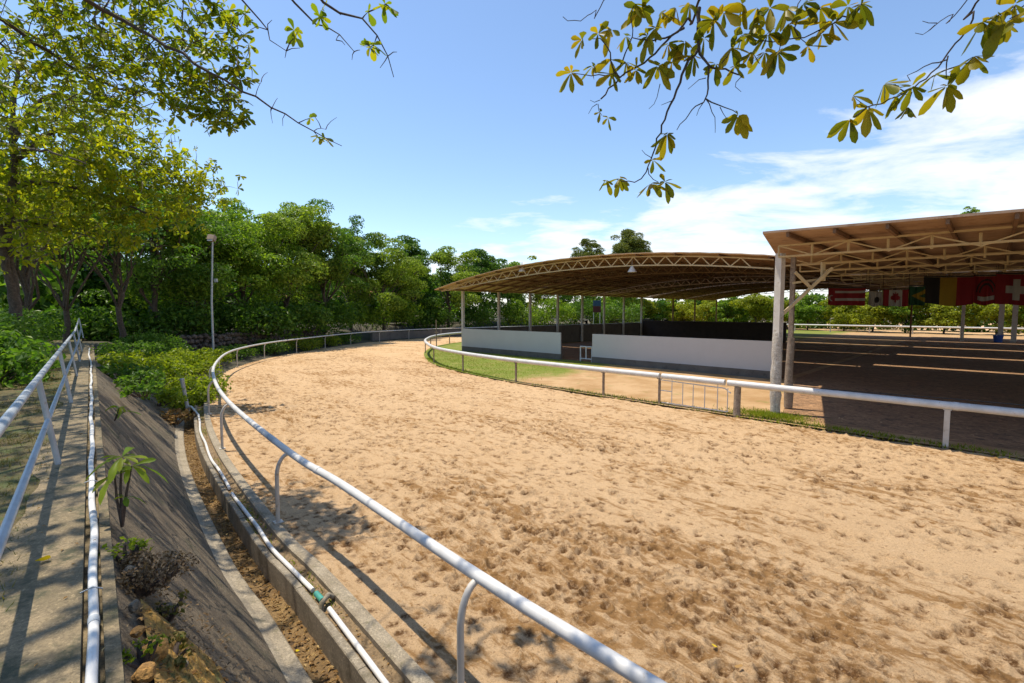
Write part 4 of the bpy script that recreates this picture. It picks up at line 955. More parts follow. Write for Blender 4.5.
# bright bushes on the bank and along the back rail
BK = [(-9.3, 12.0, 0.55, 0.35, 'leaf_hedge', 'small green plant at the path edge high on the slope', 1.4), (-10.6, 13.6, 0.8, 0.55, 'leaf_hedge', 'bluish green bush beside the path edge pipe', 1.3), (-12.0, 15.0, 1.0, 0.65, 'leaf_hedge', 'green bush against the far path edge, next to the railing', 1.3), (-13.6, 17.0, 1.2, 0.7, 'leaf_cover', 'green bush between the far railing and the sunlit bushes', 1.3), (-11.4, 15.2, 0.9, 0.6, 'leaf_cover', 'yellow green bush low on the concrete slope', 0.5), (-10.6, 14.9, 0.6, 0.45, 'deadleaf', 'rusty dried fern clump at the end of the concrete slope', 0.0),
      (-11.6, 17.7, 1.0, 0.95, 'leaf_cover', 'bush filling the head of the dry ditch', -0.25), (-12.3, 16.9, 0.9, 0.8, 'leaf_cover', 'yellowish bush left of the ditch head at the foot of the slope', -0.1), (-12.6, 18.6, 1.2, 1.0, 'leaf_cover', 'bush close behind the stub post', 0.0), (-13.9, 17.0, 1.1, 0.7, 'leaf_cover', 'bush halfway up the end of the concrete slope', 0.7),
      (-13.1, 19.4, 1.5, 0.95, 'leaf_cover', 'yellow green bush beside the leaning stub post', 0.15), (-14.9, 22.0, 1.6, 1.1, 'leaf_cover', 'yellow green bush outside the rail where it bends', 0.3), (-14.4, 20.0, 1.5, 1.15, 'leaf_cover', 'bushy yellow green plant left of the stub post', 0.5),
      (-16.2, 22.2, 1.7, 1.1, 'leaf_cover', 'sunlit bush in the middle of the bank', 0.8), (-16.9, 25.3, 1.7, 1.1, 'leaf_cover', 'sunlit bush in front of the lamp post', 0.5), (-18.6, 25.6, 1.8, 1.1, 'leaf_hedge', 'green bush left of the lamp post foot', 1.1),
      (-13.4, 17.6, 1.3, 0.8, 'leaf_cover', 'bush above the end of the concrete slope', 0.7), (-15.0, 18.4, 1.5, 0.8, 'leaf_cover', 'fresh green bush at the edge of the path beyond the slope', 1.15), (-17.6, 21.6, 1.7, 0.9, 'leaf_hedge', 'green bush by the far path railing posts', 1.3),
      (-18.4, 29.2, 1.6, 1.0, 'leaf_cover', 'light green bush behind the second bend post', 0.3), (-18.8, 33.2, 1.7, 1.2, 'leaf_hedge', 'low bush below the left end of the stone wall', 0.2), (-18.7, 37.4, 1.7, 1.3, 'leaf_hedge', 'low bush below the middle of the stone wall', 0.1),
      (-18.4, 41.6, 1.7, 1.3, 'leaf_cover', 'lighter low bush below the right end of the stone wall', 0.1), (-17.9, 45.6, 1.7, 1.3, 'leaf_cover', 'low bush behind the straight back rail', 0.1), (-16.9, 49.6, 1.6, 1.4, 'leaf_hedge', 'dark low bush near the far end of the straight back rail', 0.1),
      (-12.3, 16.3, 0.9, 0.5, 'leaf_cover', 'small bush at the head of the ditch', -0.15), (-12.9, 15.7, 1.0, 0.5, 'leaf_hedge', 'small bluish green plant high on the concrete slope', 0.9), (-20.6, 27.2, 1.8, 1.1, 'leaf_hedge', 'bush at the back of the bank under the trees', 1.4)]
for i, (x, y, r, h, mt, lab, z) in enumerate(BK):
    shrub('bank_bush', lab, x, y, z - 0.1, r, h, M[mt], 300 + i, size=0.17, per=420, n=14, cat='bush')

# hedge on the terrace at the left
HG = [(-12.0, 10.6, 1.5, 1.3, 'near large leaved hedge bush at the left picture edge'), (-14.6, 12.6, 1.8, 1.85, 'hedge bush second from the left edge beside the path grass'), (-17.4, 15.2, 2.0, 2.15, 'taller hedge bush in front of the twin trunk'),
      (-20.2, 18.4, 2.1, 2.2, 'hedge bush at the far end of the hedge'), (-15.6, 10.4, 2, 1.6, 'hedge bush behind the large leaved one')]
for i, (x, y, r, h, lab) in enumerate(HG):
    shrub('hedge_bush', lab, x, y, PZ - 0.05, r, h, M['leaf_hedge'], 400 + i, size=0.15 if i else 0.19, per=480, n=20, cat='hedge')

# trees beyond the far straight, seen under the roofs
FT = 'sunlit hedge trees beyond the far straight'
k = 0
for a in np.arange(-64, 45, 4.6):
    p = an(a + rng.uniform(-.8, .8), 97 + rng.uniform(-2, 2), 0)
    back_tree('hedge_tree', 'sunlit yellow green tree in the row beyond the far straight', p.x, p.y, 0, rng.uniform(6.0, 8.2), rng.uniform(3.2, 4.2), M['leaf_bright'] if k % 3 else M['leaf_mid'], 500 + k,
              n_lobes=64, low=0.0, size=0.5, group=FT, per=80, trunk_r=0.14); k += 1
# far wood closing the view between and behind the trees
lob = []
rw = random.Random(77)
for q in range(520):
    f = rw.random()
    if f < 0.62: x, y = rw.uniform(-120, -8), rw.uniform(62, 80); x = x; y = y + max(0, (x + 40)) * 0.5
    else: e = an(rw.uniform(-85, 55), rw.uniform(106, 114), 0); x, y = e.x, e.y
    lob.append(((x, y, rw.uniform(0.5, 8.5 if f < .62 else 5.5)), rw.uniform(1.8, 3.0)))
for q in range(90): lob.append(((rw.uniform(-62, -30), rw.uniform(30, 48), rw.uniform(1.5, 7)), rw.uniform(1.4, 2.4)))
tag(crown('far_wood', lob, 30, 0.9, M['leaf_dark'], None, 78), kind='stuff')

# ------------------------------------------------------------------ stone wall, low wall, house, lamp post
sw = empty('stone_wall', (-20, 38, 0.2), 'dark rubble stone wall behind the bushes of the back rail', 'wall')
m = MB(); pts = [(-21.8, 31.5), (-20.8, 36.5), (-20.2, 41), (-19.9, 45.5), (-19.4, 50)]
SP = spline([Vector((*p, 0)) for p in pts], 0.42)
for i in range(len(SP) - 1):
    for r_ in range(5):
        c = (SP[i] + SP[i + 1]) / 2; d = SP[i + 1] - SP[i]
        bm_ = bmesh.new(); bmesh.ops.create_icosphere(bm_, subdivisions=1, radius=0.5)
        sx, sy, sz = rng.uniform(.42, .58), rng.uniform(.35, .5), rng.uniform(.3, .42)
        cc = Vector((c[0] + rng.uniform(-.08, .08), c[1] + (0.2 if r_ % 2 else 0), 0.4 + r_ * 0.3 + rng.uniform(-.1, .1)))
        mx = Matrix.Translation(cc) @ Matrix.Rotation(math.atan2(d[1], d[0]), 4, 'Z') @ Matrix.Rotation(rng.uniform(-.2, .2), 4, 'Y') @ Matrix.Diagonal((sx, sy, sz, 1))
        m.add([mx @ v.co for v in bm_.verts], [tuple(v.index for v in f.verts) for f in bm_.faces]); bm_.free()
m.build('rubble', M['stone'], sw)
m = MB(); pts = [off(nearest(CO, (-14.6, 53.3)), 1.2, 0), off(nearest(CO, (-12.3, 57.6)), 1.3, 0), off(nearest(CO, (-8.8, 62.3)), 1.3, 0), off(nearest(CO, (-2, 67.8)), 1.3, 0)]
for a, b in zip(pts[:-1], pts[1:]): m.bar(Vector(a) + Vector((0, 0, .45)), Vector(b) + Vector((0, 0, .45)), 0.3, 0.95)
tag(m.build('low_wall', M['wallgrey']), 'low grey wall behind the outer rail at the far bend', 'wall')
hs = empty('low_house', (-40, 82, 1.6), 'low pale house with an orange tiled roof half hidden behind the wood', 'house')
m = MB(); m.box((-40, 82, 3.6), (34, 8, 4)); m.build('wall', M['plaster'], hs)
m = MB(); m.add([(-58, 77, 5.5), (-22, 77, 5.5), (-22, 87, 5.5), (-58, 87, 5.5), (-56, 82, 8), (-24, 82, 8)], [(0, 1, 5, 4), (2, 3, 4, 5), (1, 2, 5), (3, 0, 4), (0, 3, 2, 1)]); m.build('roof', M['tile'], hs)
for x in (-52, -46, -40, -34, -28):
    m = MB(); m.box((x, 77.97, 3.9), (1.6, 0.1, 1.5)); m.build('window', M['glass'], hs)
# lamp post
p = Vector((-19.6, 31.4, 0.3)); lp = empty('lamp_post', p, 'slim grey floodlight pole standing in the bushes left of the track bend', 'lamp post')
top = at_y(212.5, 240, 31.4)
m = MB(); m.tube([p, Vector((p.x + .02, p.y, 4)), Vector((top.x, p.y, top.z))], [0.07, 0.06, 0.05], 10); m.build('pole', M['galv'], lp)
m = MB(); m.box((top.x, p.y - 0.08, top.z + 0.12), (0.42, 0.3, 0.36), mat=Matrix.Rotation(R(-28), 3, 'X')); m.build('lamp_head', M['lamp'], lp)
m = MB(); m.box((top.x, p.y - 0.24, top.z + 0.02), (0.34, 0.02, 0.26), mat=Matrix.Rotation(R(-28), 3, 'X')); m.build('lens', M['lampwhite'], lp)
m = MB(); m.box((top.x + .12, p.y, top.z - 2.6), (0.16, 0.12, 0.22)); m.build('junction_box', M['galv'], lp)

# ------------------------------------------------------------------ arena 1: arched roof shelter
AC, AHW = -19.0, 14.2
def arch_z(a): return 5.15 + 0.012 * (a + 33.2) + 1.36 * (1 - ((a - AC) / AHW) ** 2)
ash = empty('arched_shelter', an(AC, 40, 0), 'long arched open roof on slim columns over the walled riding arena', 'shelter')
AA = np.linspace(AC - AHW, -7.1, 53)
for q, (n0, n1) in enumerate(((24.0, 34.6), (34.9, 45.6), (45.9, 57.6), (58.3, 69), (69.6, 80.5))):
    m = MB(); rows = []
    for n in np.linspace(n0, n1, 12):
        rows.append([tuple(an(a, n, arch_z(a) + 0.015 * (i % 2))) for i, a in enumerate(AA)])
    m.grid(rows, smooth=False); m.grid([[(p[0], p[1], p[2] + 0.05) for p in r] for r in rows], smooth=False, flip=True)
    e = [rows[0], [(p[0], p[1], p[2] + 0.05) for p in rows[0]]]; m.grid(e, smooth=False)
    e = [rows[-1], [(p[0], p[1], p[2] + 0.05) for p in rows[-1]]]; m.grid(e, smooth=False, flip=True)
    m.build('roof_sheet', M['roofarch'], ash)
def arch_truss(n, parent):
    m = MB(); K = 26; a0, a1 = AC - AHW + 0.35, -7.3
    def lo(f): a = a0 + (a1 - a0) * f; return an(a, n, arch_z(a) - 0.16 - 0.50 * (1 - max(0, 1 - 2 * f) ** 3) * (1 - 0.25 * f ** 3))
    def hi(f): a = a0 + (a1 - a0) * f; return an(a, n, arch_z(a) - 0.12)
    for i in range(K):
        f0, f1 = i / K, (i + 1) / K
        m.bar(lo(f0), lo(f1), 0.065, 0.065); m.bar(hi(f0), hi(f1), 0.065, 0.065)
        fm = (f0 + f1) / 2
        if 0 < i < K - 1:
            m.bar(lo(f0), hi(fm), 0.05, 0.05); m.bar(hi(fm), lo(f1), 0.05, 0.05)
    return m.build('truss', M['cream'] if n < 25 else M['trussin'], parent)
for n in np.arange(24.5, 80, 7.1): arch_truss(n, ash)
for n in np.arange(25.6, 80, 1.42):
    m = MB(); Q = [an(a, n, arch_z(a) - 0.07) for a in AA[1:-1:2]]
    for q0, q1 in zip(Q[:-1], Q[1:]): m.bar(q0, q1, 0.07, 0.12)
    m.build('rib', M['purlin'], ash)
for a in np.arange(AC - AHW + 0.5, -7.3, 2.3):
    m = MB(); m.bar(an(a, 24.1, arch_z(a) - 0.05), an(a, 80.3, arch_z(a) - 0.05), 0.06, 0.1); m.build('purlin', M['purlin'], ash)
for n in np.arange(26.0, 57.5, 4.2):
    m = MB(); m.box(an(-31.9, n, 2.55), (0.2, 0.2, 5.1), R(45)); m.build('column', M['colwhite'], ash)
for n in (26.0, 80):
    m = MB(); m.box(an(-7.4, n, 2.7), (0.18, 0.18, 5.4), R(45)); m.build('column', M['purlin'], ash)
for n in (64, 71, 79):
    m = MB(); m.box(an(-31.9, n, 2.6), (0.18, 0.18, 5.2), R(45)); m.build('column', M['purlin'], ash)
m = MB(); m.bar(an(-7.05, 24.4, 5.92), an(-7.05, 81.5, 5.92), 0.34, 0.16); m.build('gap_blocker', M['purlin'], ash)  # bar added over the gap between the roofs to stop a sun streak
# pendant lamps
for (u, v, lab) in ((522, 270, 'white bell lamp hanging from the left part of the arched roof front truss'), (632, 270, 'white bell lamp hanging from the middle of the arched roof front truss')):
    c = at_y(u, v, 1); t = 24.5 / ((c.x + c.y) * S2); q = at_y(u, v, t)
    pl = empty('pendant_lamp', q, lab, 'lamp')
    m = MB(); m.tube([q + Vector((0, 0, 0.55)), q + Vector((0, 0, 0.2))], 0.025, 6); m.build('stem', M['lamp'], pl)
    m = MB(); m.tube([q + Vector((0, 0, 0.22)), q + Vector((0, 0, 0.12)), q + Vector((0, 0, -0.02)), q + Vector((0, 0, -0.12))], [0.06, 0.12, 0.2, 0.26], 16); m.build('shade', M['lampwhite'], pl)
# walls of the arena
def wall_run(name, label, a0, n0, a1, n1, h, mat, capmat=None, thick=0.2):
    t = empty(name, an((a0 + a1) / 2, (n0 + n1) / 2, 0), label, 'wall')
    m = MB(); m.bar(an(a0, n0, h / 2), an(a1, n1, h / 2), thick, h); m.build('wall_panel', mat, t)
    if capmat:
        m = MB(); m.bar(an(a0, n0, h + 0.045), an(a1, n1, h + 0.045), thick + 0.08, 0.08); m.build('coping', capmat, t)
    return t
wall_run('arena_wall', 'long grey arena side wall with pale coping below the left columns', -32.2, 26.2, -32.2, 56.2, 1.85, M['wallgrey'], M['wallgreen'])
wall_run('arena_wall', 'dark back wall of the arena below the sunlit hedge trees', -32.3, 56.1, -15.3, 56.1, 2.1, M['walldark'], M['wallgrey'])
for a0, a1, lab in ((-31.6, -20.9, 'shorter blank light grey board wall left of the arena entrance'), (-18.3, -7.3, 'longer blank light grey board wall right of the arena entrance')):
    t = empty('board_wall', an((a0 + a1) / 2, 25.7, 0), lab, 'board wall')
    m = MB(); m.bar(an(a0, 25.72, 0.22), an(a1, 25.72, 0.22), 0.22, 0.44); m.build('plinth', M['wallgrey'], t)
    m = MB(); m.bar(an(a0 + .02, 25.68, 1.13), an(a1 - .02, 25.68, 1.13), 0.08, 1.58); m.build('board', M['board'], t)
    m = MB(); m.bar(an(a0 + .02, 25.78, 1.1), an(a1 - .02, 25.78, 1.1), 0.1, 1.62); m.build('backing', M['walldark'], t)
# small white entrance gate
ga = an(-18.8, 25.75, 0); eg = empty('entrance_gate', ga, 'small white tubular gate standing open in the arena entrance', 'gate')
m = MB(); A_ = an(-19.3, 25.75, 0); B_ = an(-18.38, 25.75, 0)
for z in (0.25, 1.05): m.tube([A_ + Vector((0, 0, z)), B_ + Vector((0, 0, z))], 0.045, 8)
for f in (0, 0.5, 1): q = A_.lerp(B_, f); m.tube([q + Vector((0, 0, 0.06 if f != .5 else .25)), q + Vector((0, 0, 1.09 if f != .5 else 1.05))], 0.045, 8)
m.build('frame', M['rail'], eg)
# sign in the background behind the left wall
p = at_y(597, 306, 68); sg = empty('notice_sign', (p.x, p.y, 1.6), 'small blue and dark red notice board behind the arena side posts', 'sign')
m = MB(); m.box((p.x, p.y, p.z + 0.4), (1.1, 0.1, 0.8)); m.build('upper_panel', flag_mat('sign_blue', (0.04, 0.12, 0.22)), sg)
m = MB(); m.box((p.x, p.y, p.z - 0.45), (1.1, 0.1, 0.88)); m.build('lower_panel', flag_mat('sign_red', (0.13, 0.02, 0.02)), sg)
m = MB()
for dx in (-.45, .45): m.tube([(p.x + dx, p.y + 0.1, 1.2), (p.x + dx, p.y + .1, p.z + .75)], 0.05, 8)
m.build('leg', M['galv'], sg)

# ------------------------------------------------------------------ arena 2: near shed with flat bays
rsh = empty('riding_shed', an(8, 40, 0), 'near open riding shed with cream lattice trusses and a rusty metal roof at the right', 'shelter')
def left_edge(n): return -4.85 - (n - 15.2) * 0.235 if n < 24.5 else -7.0
def rz(a, n): return 5.65 - 0.022 * min(a + 5, 8)
AR = 34.0
bays = [(15.15, 36.2), (37.0, 46.4), (47.3, 57.2), (58.1, 69.3), (70.2, 82)]
for (n0, n1) in bays:
    m = MB(); rows = []
    for n in np.linspace(n0, n1, 16):
        le = left_edge(n)
        rows.append([tuple(an(le + (AR - le) * f, n, rz(le + (AR - le) * f, n))) for f in np.linspace(0, 1, 40)])
    up_ = [[(p[0], p[1], p[2] + 0.06) for p in r] for r in rows]
    m.grid(rows, smooth=False); m.grid(up_, smooth=False, flip=True)
    m.grid([rows[0], up_[0]], smooth=False); m.grid([rows[-1], up_[-1]], smooth=False, flip=True)
    m.grid([[r[0], u_[0]] for r, u_ in zip(rows, up_)], smooth=False, flip=True)
    m.build('roof_sheet', M['roof'], rsh)
def flat_truss(n, parent, depth=0.34, mat='cream'):
    m = MB(); a0 = max(left_edge(n), -6.5) + 0.35; st = 0.92; a = a0; i = 0
    m.bar(an(a0, n, rz(a0, n) - 0.19), an(AR - .3, n, rz(AR, n) - 0.19), 0.055, 0.055)
    m.bar(an(a0, n, rz(a0, n) - 0.19 - depth), an(AR - .3, n, rz(AR, n) - 0.19 - depth), 0.055, 0.055)
    while a < AR - 1.2:
        z = rz(a, n) - 0.19
        m.bar(an(a, n, z - depth), an(a, n, z), 0.045, 0.045, up=Vector((1, 0, 0)))
        if i % 2: m.bar(an(a, n, z - depth), an(a + st, n, rz(a, n) - 0.19), 0.035, 0.035)
        else: m.bar(an(a, n, z), an(a + st, n, z - depth), 0.035, 0.035)
        a += st; i += 1
    return m.build('truss', M[mat], parent)
for n in (16.9, 20.6, 24.3, 28.5, 32.5, 36.0, 41.5, 46, 52, 57, 63, 69, 75, 81.5): flat_truss(n, rsh)
for (n0, n1) in bays:
    for a in np.arange(-4.2, 26, 1.12 if n0 < 20 else 2.24):
        if a < left_edge(n1) + 0.3: continue
        m = MB(); m.bar(an(a, n0 + .05, rz(a, n0) - 0.075), an(a, n1 - .05, rz(a, n1) - 0.075), 0.07, 0.13); m.build('purlin', M['purlin'], rsh)
# front left column with wrapping
cb_ = at_z(777, 416, 0.05); cl_ = Vector((8.62, 15.55, 0))
m = MB(); m.box((cl_.x, cl_.y, 2.62), (0.21, 0.21, 5.25), R(28)); cm = m.build('column', M['colwhite'], rsh); cm['label'] = 'white front column'
m = MB(); pts = []; rr = []
for i in range(15):
    z = 0.1 + i * 0.185; pts.append((cl_.x - 0.01 + rng.uniform(-.015, .015), cl_.y + rng.uniform(-.015, .015), z)); rr.append(0.168 - 0.002 * i + rng.uniform(-.014, .014) - 0.03 * (i < 2))
m.tube(pts, rr, 14); m.build('column_wrapping', M['wrap'], rsh)
c2 = cl_ + Vector((0.86, 0.75, 0)); 
m = MB(); m.box((c2.x, c2.y, 2.6), (0.14, 0.14, 5.2), R(45)); m.build('column', M['oldpost'], rsh)
m = MB(); m.tube([(c2.x, c2.y, 0.1), (c2.x, c2.y, .7), (c2.x - .02, c2.y, 1.2), (c2.x + .02, c2.y, 2.5)], [0.13, 0.15, 0.12, 0.11], 12); m.build('column_wrapping', M['oldpost'], rsh)
B0 = cl_ + Vector((0.16, 0.05, 3.3)); 
m = MB(); m.bar(B0, at_y(832, 268, 15.4), 0.09, 0.09); m.build('brace', M['cream'], rsh)
m = MB(); m.bar(at_y(795, 272, 15.6), at_y(812, 289, 15.5), 0.08, 0.08); m.build('brace', M['cream'], rsh)
m = MB(); m.bar(at_y(793, 283, 15.7), at_y(822, 279, 15.6), 0.07, 0.07); m.build('brace', M['cream'], rsh)
m = MB(); m.bar(at_y(823, 281, 15.6), at_y(823, 262, 15.6), 0.1, 0.1); m.build('brace', M['cream'], rsh)
for a, n in ((8, 16.9), (20, 16.9), (33, 16.9), (33, 81.5)):
    m = MB(); m.box(an(a, n, 2.6), (0.2, 0.2, 5.2), R(45)); m.build('column', M['colwhite'], rsh)
for (u, v) in ((1000, 338), (1013.5, 339.5), (962, 336)):
    q = at_z(u, v, 0.06); s_ = 74.0 / ((q.x + q.y) * S2) if (q.x + q.y) * S2 > 80 else 1.0
    q = Vector((q.x * s_, q.y * s_, 0)); m = MB(); m.box((q.x, q.y, 2.7), (0.42, 0.42, 5.4) if u > 990 else (.3, .3, 5.4), R(45)); m.build('column', M['colwhite'], rsh)

# flags hung in a row under the near shed
FN = 32.2
def flag_pt(u, v): d = ray(u, v); t = FN / ((d.x + d.y) * S2); return Vector((d.x * t, d.y * t, CAMZ + d.z * t))
def flag(label, u0, u1, v0, v1, paint, base, seed):
    """cloth sheet whose faces take their colour from the emblem function paint(s, t) (s to the right, t up)"""
    a, b = flag_pt(u0, v0), flag_pt(u1, v0); c = flag_pt((u0 + u1) / 2, v1); h = a.z - c.z
    W, Hh = 60, 40; rs = random.Random(seed); ph = rs.uniform(0, 6)
    fl_ = empty('flag', (a + b) / 2, label, 'flag', 'flags of nations hanging under the near shed roof')
    m = MB(); nrm = Vector((S2, S2, 0)); vs = []
    for j in range(Hh + 1):
        for i in range(W + 1):
            s, t = i / W, j / Hh
            p = a.lerp(b, s); p.z = a.z * (1 - s) + b.z * s - h * (1 - t)
            p += nrm * (0.11 * math.sin(s * 9 + ph + t) + 0.05 * math.sin(s * 23 + ph * 2)) * (1 - 0.6 * t); p.z -= 0.07 * math.sin(PI * s) * (0.4 + 0.6 * (1 - t)) + 0.03 * math.sin(s * 7 + ph) * (1 - t); vs.append(p)
    names = ['f_red', 'f_white', 'f_black', 'f_yellow', 'f_green', 'f_blue']; fs = []; b0 = len(m.v)
    for j in range(Hh):
        for i in range(W):
            mi = names.index(paint((i + .5) / W, (j + .5) / Hh))
            m.f.append((j * (W + 1) + i, j * (W + 1) + i + 1, (j + 1) * (W + 1) + i + 1, (j + 1) * (W + 1) + i)); m.sm.append(True); m.mi.append(mi)
    m.v = [tuple(v) for v in vs]
    m.build('cloth', [M[x] for x in names], fl_)
    m = MB(); m.tube([a + Vector((0, 0, .03)), b + Vector((0, 0, .03))], 0.025, 6); m.build('hanging_pole', M['cable'], fl_)
    m = MB()
    for q in (a, b): m.tube([q + Vector((0, 0, .03)), Vector((q.x, q.y, 5.6))], 0.01, 4)
    m.build('cord', M['cable'], fl_)
def p_crescent(s, t):
    if 0.28 < t < 0.42 and s > 0.2: return 'f_white'
    if 0.72 < t < 0.84 and s > 0.2: return 'f_white'
    d1 = math.hypot((s - 0.1) * 1.9, t - 0.42); d2 = math.hypot((s - 0.135) * 1.9, t - 0.42)
    return 'f_white' if d1 < 0.17 and d2 > 0.14 else 'f_red'
def p_disc(s, t): return 'f_black' if math.hypot((s - 0.6) * 1.1, t - 0.42) < 0.2 else 'f_white'
ML = [(0, .46), (.05, .3), (.2, .34), (.17, .2), (.36, .06), (.3, .0), (.34, -.12), (.2, -.1), (.17, -.16), (.08, -.13), (.03, -.36), (0, -.36)]
ML = [(x * 1.0, y) for x, y in ML]; MLP = ML + [(-x, y) for x, y in ML[::-1]]
def in_poly(x, y, P):
    r = False
    for i in range(len(P)):
        x1, y1 = P[i]; x2, y2 = P[(i + 1) % len(P)]
        if (y1 > y) != (y2 > y) and x < (x2 - x1) * (y - y1) / (y2 - y1) + x1: r = not r
    return r
def p_maple(s, t):
    if s < 0.25 or s > 0.75: return 'f_red'
    return 'f_red' if in_poly((s - 0.5) * 2.0 / 1.05, (t - 0.5) / 0.92, MLP) else 'f_white'
def p_star(s, t): # green field, yellow pointed emblem
    return 'f_yellow' if abs(t - 0.5) < 0.42 * max(0, (s - 0.25)) + (0.03 if s > .2 else 0) and not abs(t - 0.5) < 0.3 * (s - 0.6) else 'f_green'
def p_tricol(s, t): return 'f_black' if s < 0.34 else ('f_yellow' if s < 0.66 else 'f_red')
def p_arcs(s, t):
    if 0.16 < t < 0.30 and 0.2 < s < 0.9: return 'f_white'
    d = math.hypot((s - 0.55) * 1.2, t - 0.42)
    return 'f_black' if t > 0.42 and (0.28 < d < 0.36 or 0.44 < d < 0.5) else 'f_red'
def p_cross(s, t):
    x, y = abs(s - 0.5) * 1.35, abs(t - 0.5)
    return 'f_white' if (x < 0.12 and y < 0.34) or (y < 0.12 and x < 0.34) else 'f_red'
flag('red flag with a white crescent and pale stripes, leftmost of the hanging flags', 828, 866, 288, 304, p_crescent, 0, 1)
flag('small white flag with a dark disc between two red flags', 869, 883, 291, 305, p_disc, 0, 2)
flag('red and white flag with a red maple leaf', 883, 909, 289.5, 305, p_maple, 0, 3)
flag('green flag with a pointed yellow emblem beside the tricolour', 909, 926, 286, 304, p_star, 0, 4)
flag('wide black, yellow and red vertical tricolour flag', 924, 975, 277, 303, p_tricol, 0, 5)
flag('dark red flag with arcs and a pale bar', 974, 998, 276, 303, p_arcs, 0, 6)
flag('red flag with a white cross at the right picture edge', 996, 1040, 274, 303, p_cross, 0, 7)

# far rail beyond the sheds, with a blue bucket beside it
fr = empty('far_rail', an(0, 89, 0), 'white rail along the far straight seen beneath the near shed', 'rail')
m = MB(); m.tube([an(-60, 89, 1.15), an(45, 89, 1.15)], 0.12, 10); m.build('rail_pipe', M['rail'], fr)
for a in np.arange(-58, 45, 5):
    m = MB(); m.box(an(a, 89, 0.55), (0.14, 0.14, 1.1), R(45)); m.build('post', M['railpost'], fr)
p = at_z(998, 340, 0.06); m = MB()
s_ = 73.0 / ((p.x + p.y) * S2); p = Vector((p.x * s_, p.y * s_, 0.06))
bc = empty('blue_tub', p, 'bright blue tub on the ground beside a pale shed post at the right', 'tub')
m.tube([p, p + Vector((0, 0, 0.75))], [0.32, 0.42], 16); m.tube([p + Vector((0, 0, 0.73)), p + Vector((0, 0, 0.79))], [0.45, 0.45], 16); m.build('tub_body', M['blue'], bc)
m = MB(); m.tube([p + Vector((-.4, -.2, .72)), p + Vector((-.2, -.3, 1.0)), p + Vector((.2, -.3, 1.0)), p + Vector((.4, -.2, .72))], 0.03, 6); m.build('handle', M['rail'], bc)

# ------------------------------------------------------------------ small plants, stones, litter
def ground_slope(t, n):
    """height of the concrete slope at path coordinates"""
    i = nearest(CO, PD * t + PN * 2.2); lp_ = CO[i] + NO[i] * 0.89; nn = lp_ @ PN
    f = min(1, max(0, (nn - n) / (nn - 0.1))); return -0.2 * (1 - f) + (PZ - 0.05) * f
def on_slope(t, n, dz=0.0): q = PD * t + PN * n; return Vector((q[0], q[1], ground_slope(t, n) + dz))
def seedling(name, label, base, h, spots, mat, seed):
    t = empty(name, base, label, 'plant'); rs = random.Random(seed); tb = MB(); sp = []
    for (dx, dy, hh, L, c) in spots:
        top = base + Vector((dx, dy, hh)); tb.tube([base, base.lerp(top, .5) + Vector((rs.uniform(-.03, .03), rs.uniform(-.03, .03), 0.02)), top], [0.012, 0.01, 0.006], 7)
        sp.append((top, (rs.uniform(-.2, .2), rs.uniform(-.2, .2), 0.8), L, c))
    tb.build('stem', M['twig'], t); whorl_mesh('foliage', sp, mat, t, seed, 0.62, 2.6)
M['leaf_seed'] = leaf_mat('seedling_leaf', (0.11, 0.19, 0.015), (0.19, 0.27, 0.02), (0.30, 0.34, 0.03), 0.45, 0.4, (1.2, 1.2, 0.35))
def slope_at_px(u, v):
    best = None
    for t in np.arange(1.5, 16, 0.1):
        for n in np.arange(0.12, 2.0, 0.06):
            q = on_slope(t, n); d = q - cam.location
            yy = d.y * math.cos(TH) - d.z * math.sin(TH); zz = d.y * math.sin(TH) + d.z * math.cos(TH)
            uu = 512 + F * d.x / yy; vv = 341.5 - F * zz / yy
            e = (uu - u) ** 2 + (vv - v) ** 2
            if best is None or e < best[0]: best = (e, q)
    return best[1]
b = slope_at_px(107, 530)
seedling('young_plant', 'young plant with long bright leaves sprouting from the slope edge beside the pipe', b, 0.6, [(0.0, 0.03, 0.56, 0.22, 9), (0.06, 0.05, 0.48, 0.21, 8), (-0.04, 0.0, 0.42, 0.19, 7), (.05, -.02, .25, .13, 4)], M['leaf_seed'], 21)
b = slope_at_px(116, 420)
seedling('young_plant', 'small bright leaved sprout further up the slope behind the larger young plant', b, 0.3, [(0.05, 0.05, 0.22, 0.22, 6), (0.2, 0.0, 0.16, 0.2, 5)], M['leaf_seed'], 22)
# brown brush and green weeds on the upper slope
b = slope_at_px(140, 585); shrub('brush_clump', 'brown dry brush clump hanging on the broken slope edge', b.x, b.y, b.z - 0.02, 0.33, 0.20, M['brush'], 610, size=0.03, per=9000, n=20, cat='brush')
b = slope_at_px(133, 600); 
b = slope_at_px(118, 556); shrub('weed_clump', 'small green weed tuft below the young plant', b.x, b.y, b.z - 0.02, 0.16, 0.13, M['leaf_cover'], 611, size=0.04, per=5200, n=9, cat='weed')
b = slope_at_px(170, 610); shrub('weed_clump', 'thin olive weed tuft at the right of the brown brush', b.x, b.y, b.z - 0.02, 0.16, 0.10, M['drygrass'], 612, size=0.04, per=4200, n=8, cat='weed')
